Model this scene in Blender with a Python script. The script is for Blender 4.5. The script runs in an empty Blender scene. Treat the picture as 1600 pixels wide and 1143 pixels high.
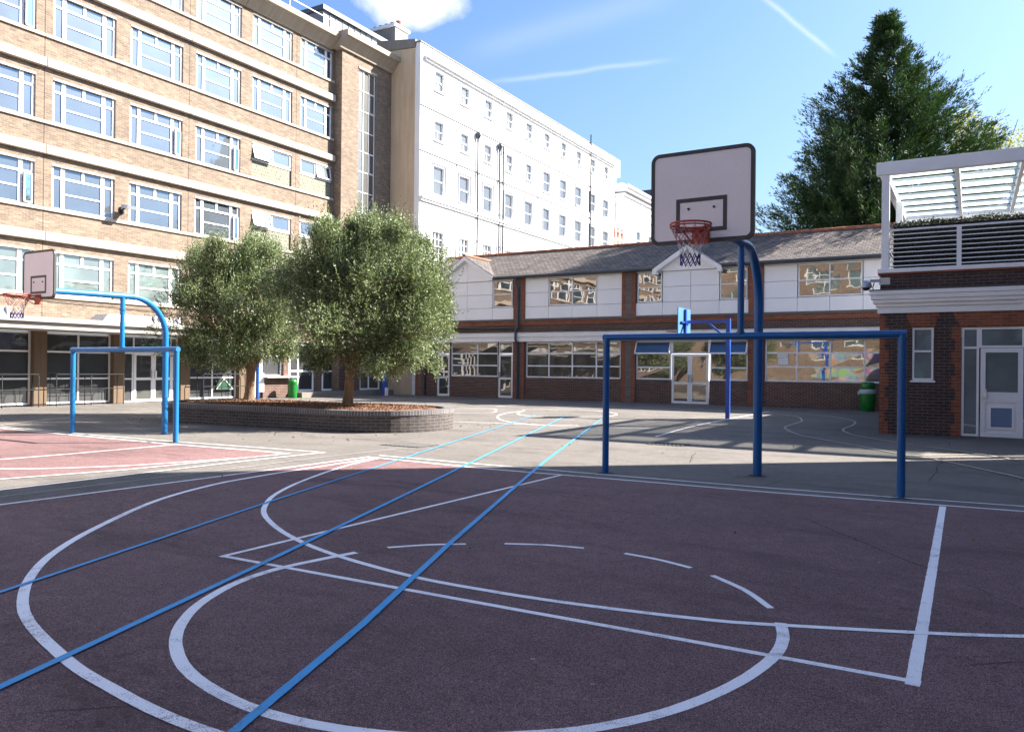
import bpy, math, random
import numpy as np
from mathutils import Vector, Matrix
R = math.radians
random.seed(7)
scene = bpy.context.scene

# ------------------------------------------------------------------ camera
F_PX, PITCH, ROLL, YAW = 1221.8, 0.00270634, 0.01006914, 0.53172884
cam_d = bpy.data.cameras.new("camera")
cam_d.sensor_width = 36.0
cam_d.lens = F_PX / 1600.0 * 36.0
cam_d.clip_start = 0.05
cam_d.clip_end = 3000
cam = bpy.data.objects.new("camera", cam_d)
scene.collection.objects.link(cam)
cy, sy = math.cos(YAW), math.sin(YAW)
right0 = Vector((cy, sy, 0)); fwd0 = Vector((-sy, cy, 0)); up0 = Vector((0, 0, 1))
fwd = math.cos(PITCH) * fwd0 + math.sin(PITCH) * up0
up1 = -math.sin(PITCH) * fwd0 + math.cos(PITCH) * up0
rt = math.cos(ROLL) * right0 + math.sin(ROLL) * up1
up2 = -math.sin(ROLL) * right0 + math.cos(ROLL) * up1
m = Matrix((rt, up2, -fwd)).transposed().to_4x4()
m.translation = Vector((0, 0, 1.5))
cam.matrix_world = m
scene.camera = cam

# ------------------------------------------------------------------ sun, sky, exposure
SUN_EL = R(36.2)
SUN_DIR = Vector((0.745 * math.cos(SUN_EL), 0.667 * math.cos(SUN_EL), math.sin(SUN_EL)))
SUN_AZ = math.atan2(0.745, 0.667)
SUN_STRENGTH, SKY_STRENGTH, EXPOSURE = 5.0, 0.088, 2.13
sd = bpy.data.lights.new("sun", 'SUN'); sd.energy = SUN_STRENGTH; sd.angle = R(0.53); sd.color = (1.0, 0.93, 0.83)
sun = bpy.data.objects.new("sun", sd); scene.collection.objects.link(sun)
sun.rotation_euler = SUN_DIR.to_track_quat('Z', 'Y').to_euler()
sun.location = (10, 10, 60)

world = bpy.data.worlds.new("World"); scene.world = world; world.use_nodes = True
wn, wl = world.node_tree.nodes, world.node_tree.links
wn.clear()
def wnode(t, **kw):
    n = wn.new(t)
    for k, v in kw.items(): setattr(n, k, v)
    return n
wout = wnode('ShaderNodeOutputWorld'); wbg = wnode('ShaderNodeBackground')
sky = wnode('ShaderNodeTexSky', sky_type='NISHITA', sun_disc=False, sun_elevation=SUN_EL, sun_rotation=SUN_AZ,
            air_density=1.0, dust_density=2.6, ozone_density=3.0, altitude=30)
def wval(x): return x
def wmath(op, a, b=None, c=None, clamp=False):
    n = wnode('ShaderNodeMath', operation=op, use_clamp=clamp)
    for i, x in enumerate((a, b, c)):
        if x is None: continue
        if isinstance(x, (int, float)): n.inputs[i].default_value = x
        else: wl.new(x, n.inputs[i])
    return n.outputs[0]
wtc = wnode('ShaderNodeTexCoord'); wdir = wtc.outputs['Generated']
def wdot(v):
    n = wnode('ShaderNodeVectorMath', operation='DOT_PRODUCT'); wl.new(wdir, n.inputs[0]); n.inputs[1].default_value = v
    return n.outputs['Value']
def skydir(az_deg, el_deg):      # azimuth measured from +Y towards +X
    a, e = R(az_deg), R(el_deg)
    return Vector((math.sin(a) * math.cos(e), math.cos(a) * math.cos(e), math.sin(e)))
wno = wnode('ShaderNodeTexNoise'); wno.inputs['Scale'].default_value = 9.0; wno.inputs['Detail'].default_value = 9.0
wno.inputs['Roughness'].default_value = 0.58
wl.new(wdir, wno.inputs['Vector'])
def cloud(az, el, wid, hei, dens):
    c = skydir(az, el); r = Vector((c.y, -c.x, 0)).normalized(); u = r.cross(c).normalized()
    x = wmath('DIVIDE', wdot(r), wid); y = wmath('DIVIDE', wdot(u), hei)
    d2 = wmath('ADD', wmath('MULTIPLY', x, x), wmath('MULTIPLY', y, y))
    base = wmath('SUBTRACT', 1.0, d2)
    n = wmath('MULTIPLY', wmath('SUBTRACT', wno.outputs['Fac'], 0.5), 3.4)
    v = wmath('ADD', base, n)
    v = wmath('MULTIPLY', v, 1.15, clamp=True)
    front = wmath('GREATER_THAN', wdot(c), 0.0)
    return wmath('MULTIPLY', wmath('MULTIPLY', v, front), dens)
def trail(a1, e1, a2, e2, w, dens):
    p, q = skydir(a1, e1), skydir(a2, e2)
    n = p.cross(q).normalized(); mid = (p + q).normalized(); t = n.cross(mid).normalized()
    half = abs(t.dot(p))
    wob = wmath('MULTIPLY', wmath('SUBTRACT', wno.outputs['Fac'], 0.5), 0.012)
    dd = wmath('DIVIDE', wmath('ADD', wdot(n), wob), w)
    a = wmath('POWER', 2.718, wmath('MULTIPLY', wmath('MULTIPLY', dd, dd), -1.0))
    s = wmath('DIVIDE', wdot(t), half)
    s4 = wmath('POWER', wmath('ABSOLUTE', s), 6.0)
    b = wmath('POWER', 2.718, wmath('MULTIPLY', s4, -1.2))
    front = wmath('GREATER_THAN', wdot(mid), 0.0)
    return wmath('MULTIPLY', wmath('MULTIPLY', wmath('MULTIPLY', a, b), front), dens)
#CLOUDS
fac = None
for f in (cloud(-38.2, 25.2, 0.088, 0.036, 0.9), cloud(-41.5, 27.4, 0.05, 0.024, 0.6), cloud(60, 40, 0.5, 0.2, 0.6), cloud(110, 30, 0.7, 0.15, 0.7),
          trail(-32.3, 20.1, -19.5, 21.2, 0.0028, 0.20), trail(-34.0, 22.0, -19.0, 25.2, 0.014, 0.10),
          trail(-13.2, 24.7, -8.3, 20.6, 0.0026, 0.30)):
    fac = f if fac is None else wmath('MAXIMUM', fac, f)
wmix = wnode('ShaderNodeMixRGB'); wl.new(fac, wmix.inputs['Fac'])
hz_ = wnode('ShaderNodeSeparateXYZ'); wl.new(wdir, hz_.inputs[0])
hzf = wmath('POWER', 2.718, wmath('MULTIPLY', wmath('MAXIMUM', hz_.outputs[2], 0.0), -4.6))
hzf = wmath('MULTIPLY', hzf, wmath('ADD', 0.62, wmath('MULTIPLY', wdot((0.745, 0.667, 0)), 0.32)), clamp=True)
whs = wnode('ShaderNodeHueSaturation'); whs.inputs['Saturation'].default_value = 1.0; whs.inputs['Value'].default_value = 1.0
wtint = wnode('ShaderNodeMixRGB', blend_type='MULTIPLY'); wtint.inputs['Fac'].default_value = 1.0; wtint.inputs['Color2'].default_value = (0.455, 0.60, 0.78, 1)
wl.new(sky.outputs[0], whs.inputs['Color']); wl.new(whs.outputs[0], wtint.inputs['Color1']); whz = wnode('ShaderNodeMixRGB'); wl.new(hzf, whz.inputs['Fac']); wl.new(wtint.outputs[0], whz.inputs['Color1']); whz.inputs['Color2'].default_value = (1.95, 2.45, 2.8, 1); wl.new(whz.outputs[0], wmix.inputs['Color1'])
wmix.inputs['Color2'].default_value = (3.6, 3.65, 3.7, 1)
wl.new(wmix.outputs[0], wbg.inputs['Color']); wbg.inputs['Strength'].default_value = SKY_STRENGTH
wl.new(wbg.outputs[0], wout.inputs['Surface'])

vs = scene.view_settings
vs.view_transform = 'Standard'; vs.look = 'None'; vs.gamma = 1.0; vs.use_curve_mapping = False; vs.exposure = EXPOSURE
scene.render.engine = 'CYCLES'
scene.cycles.max_bounces = 8; scene.cycles.transparent_max_bounces = 16

# ------------------------------------------------------------------ materials
class NT:
    def __init__(s, name):
        s.m = bpy.data.materials.new(name); s.m.use_nodes = True
        s.n, s.l = s.m.node_tree.nodes, s.m.node_tree.links
        s.n.clear(); s.out = s.n.new('ShaderNodeOutputMaterial')
    def node(s, t, ins=None, **kw):
        n = s.n.new(t)
        for k, v in kw.items(): setattr(n, k, v)
        for k, v in (ins or {}).items(): s.put(n.inputs[k], v)
        return n
    def put(s, sock, v):
        if hasattr(v, 'is_output'): s.l.new(v, sock)
        else: sock.default_value = v
    def pbsdf(s, **ins):
        n = s.node('ShaderNodeBsdfPrincipled')
        for k, v in ins.items(): s.put(n.inputs[k.replace('_', ' ')], v)
        return n
    def uv(s): return s.node('ShaderNodeTexCoord').outputs['UV']
    def obj(s): return s.node('ShaderNodeNewGeometry').outputs['Position']
    def noise(s, vec, scale, detail=4, rough=0.55, col=False):
        n = s.node('ShaderNodeTexNoise', {'Vector': vec, 'Scale': float(scale), 'Detail': float(detail), 'Roughness': rough})
        return n.outputs['Color' if col else 'Fac']
    def ramp(s, fac, stops):
        n = s.node('ShaderNodeValToRGB', {'Fac': fac})
        e = n.color_ramp.elements
        while len(e) < len(stops): e.new(0.5)
        for i, (p, c) in enumerate(stops):
            e[i].position = p
            e[i].color = (*c, 1) if isinstance(c, tuple) else (c, c, c, 1)
        return n.outputs[0]
    def mix(s, fac, a, b, mode='MIX'):
        n = s.node('ShaderNodeMixRGB', blend_type=mode)
        s.put(n.inputs[0], fac)
        for i, x in ((1, a), (2, b)):
            if isinstance(x, tuple): x = (*x, 1)
            elif isinstance(x, (int, float)): x = (x, x, x, 1)
            s.put(n.inputs[i], x)
        return n.outputs[0]
    def bump(s, h, dist, strength=1.0):
        return s.node('ShaderNodeBump', {'Height': h, 'Distance': dist, 'Strength': strength}).outputs[0]
    def math(s, op, a, b=None):
        n = s.node('ShaderNodeMath', operation=op); s.put(n.inputs[0], a)
        if b is not None: s.put(n.inputs[1], b)
        return n.outputs[0]
    def done(s, sh): s.l.new(sh, s.out.inputs['Surface']); return s.m

def paint(name, col, rough=0.45, dirt=0.12, bump=0.0, metal=0.0, scale=1.5, chips=False):
    t = NT(name); p = t.obj()
    n = t.noise(p, scale, 6, 0.6)
    d = tuple(c * (1 - dirt * 2.2) for c in col)
    c = t.mix(t.ramp(n, [(0.35, 0.0), (0.75, 1.0)]), col, d)
    fine = t.noise(p, 60, 3)
    c = t.mix(0.25, c, t.ramp(fine, [(0.3, 0.75), (0.7, 1.0)]), 'MULTIPLY')
    if chips:
        cm = t.math('MULTIPLY', t.ramp(t.noise(p, 38, 4, 0.7), [(0.63, 0.0), (0.66, 1.0)]), t.ramp(t.noise(p, 3.0, 3), [(0.45, 0.25), (0.6, 1.0)]))
        c = t.mix(cm, c, (0.10, 0.05, 0.035))
    b = t.pbsdf(Base_Color=c, Roughness=rough, Metallic=metal)
    t.put(b.inputs['Roughness'], t.math('ADD', t.math('MULTIPLY', n, 0.2), rough - 0.1))
    if bump: t.put(b.inputs['Normal'], t.bump(fine, bump))
    return t.done(b.outputs[0])

def brick(name, c1, c2, mortar, w=0.225, h=0.075, ms=0.008, stain=0.3, sat_noise=None, dark=None):
    t = NT(name); uv = t.uv()
    br = t.node('ShaderNodeTexBrick', {'Vector': uv, 'Color1': (*c1, 1), 'Color2': (*c2, 1), 'Mortar': (*mortar, 1), 'Scale': 1.0,
                                       'Mortar Size': ms, 'Mortar Smooth': 0.2, 'Bias': 0.0, 'Brick Width': w, 'Row Height': h})
    c = br.outputs['Color']
    # per-brick patches of other tints: cells squeezed to brick proportions
    mp = t.node('ShaderNodeMapping', {'Vector': uv, 'Scale': (1 / w, 1 / h, 1)}).outputs[0]
    wn_ = t.node('ShaderNodeTexVoronoi', {'Vector': mp, 'Scale': 1.0, 'Randomness': 0.35})
    sep = t.node('ShaderNodeSeparateColor', {'Color': wn_.outputs['Color']})
    v = t.ramp(sep.outputs[0], [(0.0, 0.70), (0.35, 0.96), (0.8, 1.05), (1.0, 1.18)])
    c = t.mix(0.7, c, v, 'MULTIPLY')
    if dark: c = t.mix(t.ramp(sep.outputs[1], [(0.66, 0.0), (0.74, 0.55)]), c, dark)
    mort = br.outputs['Fac']
    c = t.mix(mort, c, mortar)
    big = t.noise(uv, 0.35, 5, 0.6); med = t.noise(uv, 2.2, 5, 0.65)
    c = t.mix(stain, c, t.ramp(big, [(0.3, 0.55), (0.65, 1.1)]), 'MULTIPLY')
    c = t.mix(stain, c, t.ramp(med, [(0.3, 0.6), (0.7, 1.15)]), 'MULTIPLY')
    b = t.pbsdf(Base_Color=c, Roughness=0.9)
    hh = t.math('ADD', t.math('MULTIPLY', t.math('SUBTRACT', 1.0, mort), 1.0), t.math('MULTIPLY', t.noise(uv, 40, 3), 0.35))
    t.put(b.inputs['Normal'], t.bump(hh, 0.006, 0.8))
    return t.done(b.outputs[0])

def plaster(name, col, stain=0.25, streak=True, rough=0.8, sc=1.0):
    t = NT(name); uv = t.uv()
    c = t.mix(stain, col, t.ramp(t.noise(uv, 0.6 * sc, 6, 0.6), [(0.3, 0.7), (0.7, 1.08)]), 'MULTIPLY')
    if streak:
        mp = t.node('ShaderNodeMapping', {'Vector': uv, 'Scale': (3.0 * sc, 0.22 * sc, 1)}).outputs[0]
        c = t.mix(stain, c, t.ramp(t.noise(mp, 1.6, 6, 0.65), [(0.35, 0.6), (0.62, 1.05)]), 'MULTIPLY')
    c = t.mix(stain * 0.6, c, t.ramp(t.noise(uv, 30, 4), [(0.3, 0.7), (0.7, 1.1)]), 'MULTIPLY')
    b = t.pbsdf(Base_Color=c, Roughness=rough)
    t.put(b.inputs['Normal'], t.bump(t.noise(uv, 18, 5), 0.004))
    return t.done(b.outputs[0])

def glass(name, base, refl=0.4, tint=(0.9, 0.95, 1.0), wav=0.010, interior=True):
    t = NT(name); p = t.obj()
    n = t.noise(p, 0.9, 2, 0.5)
    c = t.mix(t.ramp(t.noise(p, 0.7, 3), [(0.35, 0.0), (0.65, 1.0)]), base, tuple(x * 0.45 for x in base))
    d = t.pbsdf(Base_Color=c, Roughness=0.6)
    nb = t.bump(n, wav, 1.0)
    g = t.node('ShaderNodeBsdfGlossy', {'Color': (*tint, 1), 'Roughness': 0.015, 'Normal': nb})
    fr = t.node('ShaderNodeFresnel', {'IOR': 1.5})
    f = t.math('ADD', t.math('MULTIPLY', fr.outputs[0], 0.9), refl)
    mx = t.node('ShaderNodeMixShader', {0: f}); t.l.new(d.outputs[0], mx.inputs[1]); t.l.new(g.outputs[0], mx.inputs[2])
    return t.done(mx.outputs[0])

def groundmat(name, col, speck=0.5, patch=0.35, red=False):
    t = NT(name); p = t.obj()
    fine = t.noise(p, 185, 2, 0.75); f2 = t.noise(p, 62, 3, 0.65); mid = t.noise(p, 5, 6, 0.65); big = t.noise(p, 0.4, 6, 0.62)
    c = t.mix(patch, col, t.ramp(big, [(0.32, 0.6), (0.5, 0.95), (0.68, 1.22)]), 'MULTIPLY')
    c = t.mix(patch, c, t.ramp(mid, [(0.3, 0.66), (0.7, 1.18)]), 'MULTIPLY')
    c = t.mix(speck, c, t.ramp(fine, [(0.36, 0.10), (0.5, 0.92), (0.64, 2.4)]), 'MULTIPLY')
    c = t.mix(speck * 0.8, c, t.ramp(f2, [(0.32, 0.45), (0.6, 1.15)]), 'MULTIPLY')
    # worn darker scuffs, and damp-looking dark stains with ragged edges
    mp = t.node('ShaderNodeMapping', {'Vector': p, 'Rotation': (0, 0, 0.5), 'Scale': (0.45, 1.5, 1)}).outputs[0]
    sc = t.ramp(t.noise(mp, 0.8, 9, 0.72), [(0.51, 0.0), (0.70, 1.0)])
    c = t.mix(t.math('MULTIPLY', sc, 0.75), c, tuple(x * 0.36 for x in col))
    st = t.math('MULTIPLY', t.ramp(t.noise(p, 0.33, 3, 0.5), [(0.50, 0.0), (0.60, 1.0)]), t.ramp(t.noise(p, 14, 6, 0.8), [(0.52, 0.0), (0.64, 1.0)]))
    c = t.mix(t.math('MULTIPLY', st, 0.7), c, tuple(x * 0.25 for x in col))
    # old chewing gum and chips of paint: rare pale spots
    vo = t.node('ShaderNodeTexVoronoi', {'Vector': p, 'Scale': 2.2, 'Randomness': 1.0})
    sp = t.node('ShaderNodeSeparateColor', {'Color': vo.outputs['Color']})
    dot = t.math('LESS_THAN', vo.outputs['Distance'], t.math('MULTIPLY', sp.outputs[0], 0.045))
    c = t.mix(t.math('MULTIPLY', dot, t.math('MULTIPLY', sp.outputs[1], 0.8)), c, tuple(min(.5, x * 2.6) for x in col))
    # hairline cracks
    cr = t.node('ShaderNodeTexVoronoi', {'Vector': t.mix(0.12, p, t.noise(p, 1.3, 5, 0.6, col=True)), 'Scale': 0.16}, feature='DISTANCE_TO_EDGE')
    ck = t.math('MULTIPLY', t.math('LESS_THAN', cr.outputs['Distance'], 0.0011), t.ramp(t.noise(p, 0.5, 2), [(0.48, 0.0), (0.55, 0.75)]))
    c = t.mix(ck, c, (0.02, 0.018, 0.018))
    b = t.pbsdf(Base_Color=c, Roughness=0.9)
    t.put(b.inputs['Specular IOR Level'], 0.25)
    t.put(b.inputs['Normal'], t.bump(t.math('ADD', fine, t.math('MULTIPLY', f2, 0.8)), 0.004, 1.0))
    return t.done(b.outputs[0])

def linepaint(name, col, under, wear=0.5):
    t = NT(name); p = t.obj()
    fine = t.noise(p, 160, 3, 0.7); mid = t.noise(p, 9, 6, 0.7); big = t.noise(p, 0.9, 3)
    w = t.math('ADD', t.math('MULTIPLY', fine, 0.75), t.math('ADD', t.math('MULTIPLY', mid, 0.5), t.math('MULTIPLY', big, 0.35)))
    k = t.ramp(w, [(0.70 + 0.25 * (1 - wear), 0.0), (0.97, 1.0)])
    c = t.mix(k, col, under)
    c = t.mix(0.25, c, t.ramp(mid, [(0.3, 0.7), (0.7, 1.1)]), 'MULTIPLY')
    b = t.pbsdf(Base_Color=c, Roughness=0.7)
    t.put(b.inputs['Normal'], t.bump(fine, 0.002, 0.8))
    return t.done(b.outputs[0])

def leafmat(name, c1, c2, c3, rough=0.5, transl=0.25):
    t = NT(name)
    g = t.node('ShaderNodeNewGeometry')
    c = t.ramp(g.outputs['Random Per Island'], [(0.0, c1), (0.5, c2), (1.0, c3)])
    n = t.noise(g.outputs['Position'], 1.1, 3)
    c = t.mix(0.55, c, t.ramp(n, [(0.35, 0.55), (0.65, 1.25)]), 'MULTIPLY')
    b = t.pbsdf(Base_Color=c, Roughness=rough)
    tr = t.node('ShaderNodeBsdfTranslucent'); t.put(tr.inputs['Color'], t.mix(1.0, c, (1.0, 1.0, 0.6), 'MULTIPLY'))
    mx = t.node('ShaderNodeMixShader', {0: transl}); t.l.new(b.outputs[0], mx.inputs[1]); t.l.new(tr.outputs[0], mx.inputs[2])
    return t.done(mx.outputs[0])

def bark(name, c1, c2, sc=8):
    t = NT(name); p = t.obj()
    mp = t.node('ShaderNodeMapping', {'Vector': p, 'Scale': (1, 1, 0.25)}).outputs[0]
    n = t.noise(mp, sc, 6, 0.65)
    b = t.pbsdf(Base_Color=t.mix(t.ramp(n, [(0.35, 0.0), (0.65, 1.0)]), c1, c2), Roughness=0.9)
    t.put(b.inputs['Normal'], t.bump(n, 0.03, 1.0))
    return t.done(b.outputs[0])

def tiles(name):
    t = NT(name); uv = t.uv()
    br = t.node('ShaderNodeTexBrick', {'Vector': uv, 'Color1': (0.125, 0.098, 0.088, 1), 'Color2': (0.08, 0.068, 0.064, 1), 'Mortar': (0.018, 0.016, 0.016, 1),
                                       'Scale': 1.0, 'Mortar Size': 0.022, 'Mortar Smooth': 0.4, 'Brick Width': 0.24, 'Row Height': 0.16, 'Bias': -0.1})
    mp = t.node('ShaderNodeMapping', {'Vector': uv, 'Scale': (1 / 0.24, 1 / 0.16, 1)}).outputs[0]
    vo = t.node('ShaderNodeTexVoronoi', {'Vector': mp, 'Scale': 1.0, 'Randomness': 0.3})
    sep = t.node('ShaderNodeSeparateColor', {'Color': vo.outputs['Color']})
    c = t.mix(0.8, br.outputs['Color'], t.ramp(sep.outputs[0], [(0, 0.5), (0.5, 1.0), (1, 1.5)]), 'MULTIPLY')
    c = t.mix(0.5, c, t.ramp(t.noise(uv, 0.8, 6, 0.65), [(0.3, 0.5), (0.7, 1.3)]), 'MULTIPLY')
    b = t.pbsdf(Base_Color=c, Roughness=0.85)
    se = t.node('ShaderNodeSeparateXYZ', {'Vector': uv})
    saw = t.math('FRACT', t.math('DIVIDE', se.outputs[1], 0.16))
    hgt = t.math('ADD', t.math('SUBTRACT', 1.0, saw), t.math('MULTIPLY', t.math('SUBTRACT', 1.0, br.outputs['Fac']), 0.5))
    t.put(b.inputs['Normal'], t.bump(t.math('ADD', hgt, t.math('MULTIPLY', sep.outputs[1], 0.5)), 0.018, 1.0))
    return t.done(b.outputs[0])

M = {}
M['asphalt'] = groundmat('asphalt', (0.156, 0.142, 0.130), 0.75, 0.42)
M['red'] = groundmat('red_asphalt', (0.188, 0.112, 0.112), 0.82, 0.50, red=True)
M['line_white'] = linepaint('white_line_paint', (0.90, 0.87, 0.88), (0.16, 0.12, 0.13), 0.45)
M['line_thin'] = linepaint('faded_white_line_paint', (0.5, 0.5, 0.5), (0.17, 0.15, 0.15), 0.8)
M['line_blue'] = linepaint('blue_line_paint', (0.035, 0.33, 0.66), (0.07, 0.12, 0.17), 0.45)
M['line_blue_far'] = M['line_blue']
M['line_yellow'] = linepaint('cream_line_paint', (0.45, 0.40, 0.30), (0.17, 0.16, 0.15), 0.75)
M['stock'] = brick('yellow_stock_brick', (0.255, 0.185, 0.133), (0.165, 0.120, 0.088), (0.26, 0.22, 0.178), stain=0.30, dark=(0.12, 0.085, 0.065))
M['stock_side'] = M['stock']
M['redbrick'] = brick('dark_red_brick', (0.155, 0.062, 0.040), (0.085, 0.045, 0.036), (0.21, 0.17, 0.145), stain=0.3, ms=0.010, dark=(0.045, 0.035, 0.035))
M['orange'] = brick('orange_red_brick', (0.29, 0.088, 0.040), (0.20, 0.062, 0.030), (0.25, 0.16, 0.12), stain=0.25, ms=0.007)
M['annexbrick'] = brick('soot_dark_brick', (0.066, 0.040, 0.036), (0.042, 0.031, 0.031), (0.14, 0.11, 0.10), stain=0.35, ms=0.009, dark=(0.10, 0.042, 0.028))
M['greybrick'] = brick('blue_grey_brick', (0.105, 0.095, 0.100), (0.15, 0.125, 0.115), (0.24, 0.21, 0.19), stain=0.2)
M['planterbrick'] = brick('planter_blue_brick', (0.058, 0.052, 0.053), (0.088, 0.072, 0.064), (0.15, 0.13, 0.12), w=0.225, h=0.075, ms=0.009, stain=0.3, dark=(0.05, 0.048, 0.055))
M['concrete'] = plaster('pale_concrete', (0.47, 0.42, 0.36), 0.25)
M['cornice'] = plaster('weathered_cornice_concrete', (0.37, 0.31, 0.24), 0.5)
M['shade_outline'] = paint('edge_shade_grey', (0.30, 0.31, 0.35), 0.8)  # grey for the painted shade lines round window surrounds
M['joint'] = paint('rusty_joint', (0.07, 0.035, 0.025), 0.9, 0.3)
M['footing'] = groundmat('patched_footing', (0.06, 0.055, 0.052), 0.6, 0.5)
M['beige'] = plaster('beige_render', (0.64, 0.49, 0.33), 0.38)
M['white_render'] = plaster('white_render', (0.84, 0.84, 0.84), 0.16, streak=True)
M['white_trim'] = paint('white_trim', (0.86, 0.86, 0.87), 0.5, 0.04)
M['upvc'] = paint('white_frame_plastic', (0.80, 0.80, 0.82), 0.35, 0.02)
M['panel'] = paint('white_cladding_panel', (0.88, 0.88, 0.90), 0.35, 0.02)
M['seam'] = paint('dark_seam', (0.22, 0.22, 0.24), 0.6)
M['fascia'] = paint('pale_fascia', (0.86, 0.85, 0.86), 0.5, 0.05)
M['canopy'] = paint('cream_canopy_metal', (0.42, 0.39, 0.35), 0.5, 0.12)
M['soffit'] = paint('grey_skylight', (0.38, 0.37, 0.38), 0.4, 0.06)
M['pebble'] = plaster('pebbledash_column', (0.15, 0.10, 0.062), 0.45, sc=1.5)
M['lead'] = paint('lead_cladding', (0.22, 0.235, 0.27), 0.5, 0.1)
M['slate'] = paint('slate_roof', (0.07, 0.085, 0.11), 0.5, 0.1)
M['tiles'] = tiles('brown_roof_tiles')
M['ridge'] = paint('terracotta_ridge', (0.36, 0.135, 0.07), 0.8, 0.2, scale=6)
M['gutter'] = paint('dark_grey_gutter', (0.07, 0.075, 0.085), 0.4, 0.1)
M['greyband'] = paint('grey_sill_band', (0.13, 0.125, 0.125), 0.7, 0.15)
M['black'] = paint('black_metal', (0.006, 0.006, 0.007), 0.7)
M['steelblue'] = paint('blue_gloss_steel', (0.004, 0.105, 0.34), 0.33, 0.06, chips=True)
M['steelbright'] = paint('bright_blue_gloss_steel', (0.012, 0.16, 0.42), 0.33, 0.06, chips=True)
M['royal'] = paint('royal_blue_steel', (0.02, 0.085, 0.42), 0.35, 0.05)
M['board'] = paint('pinkish_white_board', (0.90, 0.84, 0.86), 0.4, 0.03)
M['board_black'] = paint('board_border_black', (0.045, 0.043, 0.047), 0.5, 0.1)
M['orange_rim'] = paint('orange_red_rim', (0.46, 0.062, 0.025), 0.45, 0.1)
M['net_red'] = paint('red_net_cord', (0.55, 0.22, 0.22), 0.8)
M['net_white'] = paint('white_net_cord', (0.75, 0.75, 0.80), 0.8)
M['net_blue'] = paint('blue_net_cord', (0.03, 0.045, 0.28), 0.8)
M['clear'] = paint('pale_blue_board', (0.10, 0.24, 0.50), 0.15, 0.02)
M['bin'] = paint('green_bin_plastic', (0.010, 0.17, 0.025), 0.3, 0.05)
M['bag'] = paint('grey_bin_liner', (0.42, 0.48, 0.52), 0.35)
M['glass_sky'] = glass('window_glass', (0.018, 0.040, 0.068), 0.17, (0.36, 0.52, 0.72))
M['glass_white'] = glass('grey_sash_glass', (0.040, 0.048, 0.056), 0.09, (0.5, 0.62, 0.75), 0.01)
M['glass_low'] = glass('green_tinted_window_glass', (0.10, 0.15, 0.14), 0.14)
M['glass_dark'] = glass('dark_window_glass', (0.022, 0.026, 0.03), 0.05)
M['glass_wing'] = glass('reflecting_wing_glass', (0.030, 0.030, 0.030), 0.20, (1.0, 0.93, 0.84), 0.0035)
M['glass_deep'] = glass('dim_wing_glass', (0.028, 0.034, 0.032), 0.08, (1.0, 0.95, 0.88), 0.003)
M['glass_blue'] = glass('blue_film_glass', (0.010, 0.055, 0.16), 0.06)
M['glass_frost'] = glass('frosted_door_glass', (0.13, 0.17, 0.175), 0.10)
M['mulch'] = groundmat('bark_mulch', (0.20, 0.105, 0.065), 0.6, 0.5)
M['olive_leaf'] = leafmat('olive_leaf', (0.024, 0.046, 0.014), (0.115, 0.165, 0.060), (0.42, 0.48, 0.29), 0.5, 0.30)
M['conifer_leaf'] = leafmat('conifer_foliage', (0.007, 0.026, 0.008), (0.020, 0.058, 0.014), (0.065, 0.120, 0.022), 0.7, 0.2)
M['yellow_leaf'] = leafmat('yellow_green_leaf', (0.16, 0.17, 0.02), (0.33, 0.32, 0.04), (0.5, 0.45, 0.08), 0.5, 0.4)
M['hedge_leaf'] = leafmat('clipped_hedge_leaf', (0.006, 0.012, 0.004), (0.02, 0.032, 0.01), (0.07, 0.085, 0.03), 0.45, 0.2)
M['olive_bark'] = bark('olive_bark', (0.30, 0.215, 0.14), (0.11, 0.075, 0.05), 9)
M['conifer_bark'] = bark('conifer_bark', (0.14, 0.075, 0.045), (0.05, 0.032, 0.022))
M['glassblock'] = brick('glass_block', (0.19, 0.19, 0.14), (0.15, 0.155, 0.115), (0.27, 0.26, 0.21), w=0.15, h=0.15, ms=0.018, stain=0.12)
M['chim'] = plaster('grey_chimney_render', (0.24, 0.215, 0.185), 0.45)
M['pot'] = paint('terracotta_pot', (0.33, 0.10, 0.07), 0.8, 0.2)
M['vent'] = paint('blue_louvre', (0.17, 0.23, 0.36), 0.4)
M['metal'] = paint('galvanised_metal', (0.42, 0.46, 0.50), 0.35, 0.1, metal=0.5)
M['green_sign'] = paint('green_sign', (0.005, 0.06, 0.028), 0.5)
M['white_sign'] = paint('white_sign', (0.8, 0.8, 0.8), 0.5)
M['poster_red'] = paint('red_poster', (0.14, 0.025, 0.018), 0.5)
M['curtain'] = paint('pale_green_blind', (0.52, 0.58, 0.55), 0.8)
M['blind'] = paint('white_blind', (0.72, 0.74, 0.72), 0.8)
M['plinth'] = plaster('stained_concrete_plinth', (0.20, 0.175, 0.15), 0.4)
t = NT('terrace_roof_glass')
tl = t.node('ShaderNodeBsdfTranslucent', {'Color': (0.80, 0.90, 0.90, 1)}); df = t.node('ShaderNodeBsdfTransparent', {'Color': (0.93, 0.97, 0.97, 1)})
mx = t.node('ShaderNodeMixShader', {0: 0.55}); t.l.new(df.outputs[0], mx.inputs[1]); t.l.new(tl.outputs[0], mx.inputs[2])
M['roofglass'] = t.done(mx.outputs[0])
t = NT('painted_mural'); p = t.obj()
nn = t.noise(p, 1.6, 3, 0.5, col=True)
c = t.mix(1.0, nn, (0.5, 0.5, 0.5), 'OVERLAY'); hs = t.node('ShaderNodeHueSaturation', {'Color': nn, 'Saturation': 1.5, 'Value': 0.6})
M['mural'] = t.done(t.pbsdf(Base_Color=hs.outputs[0], Roughness=0.7).outputs[0])

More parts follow.
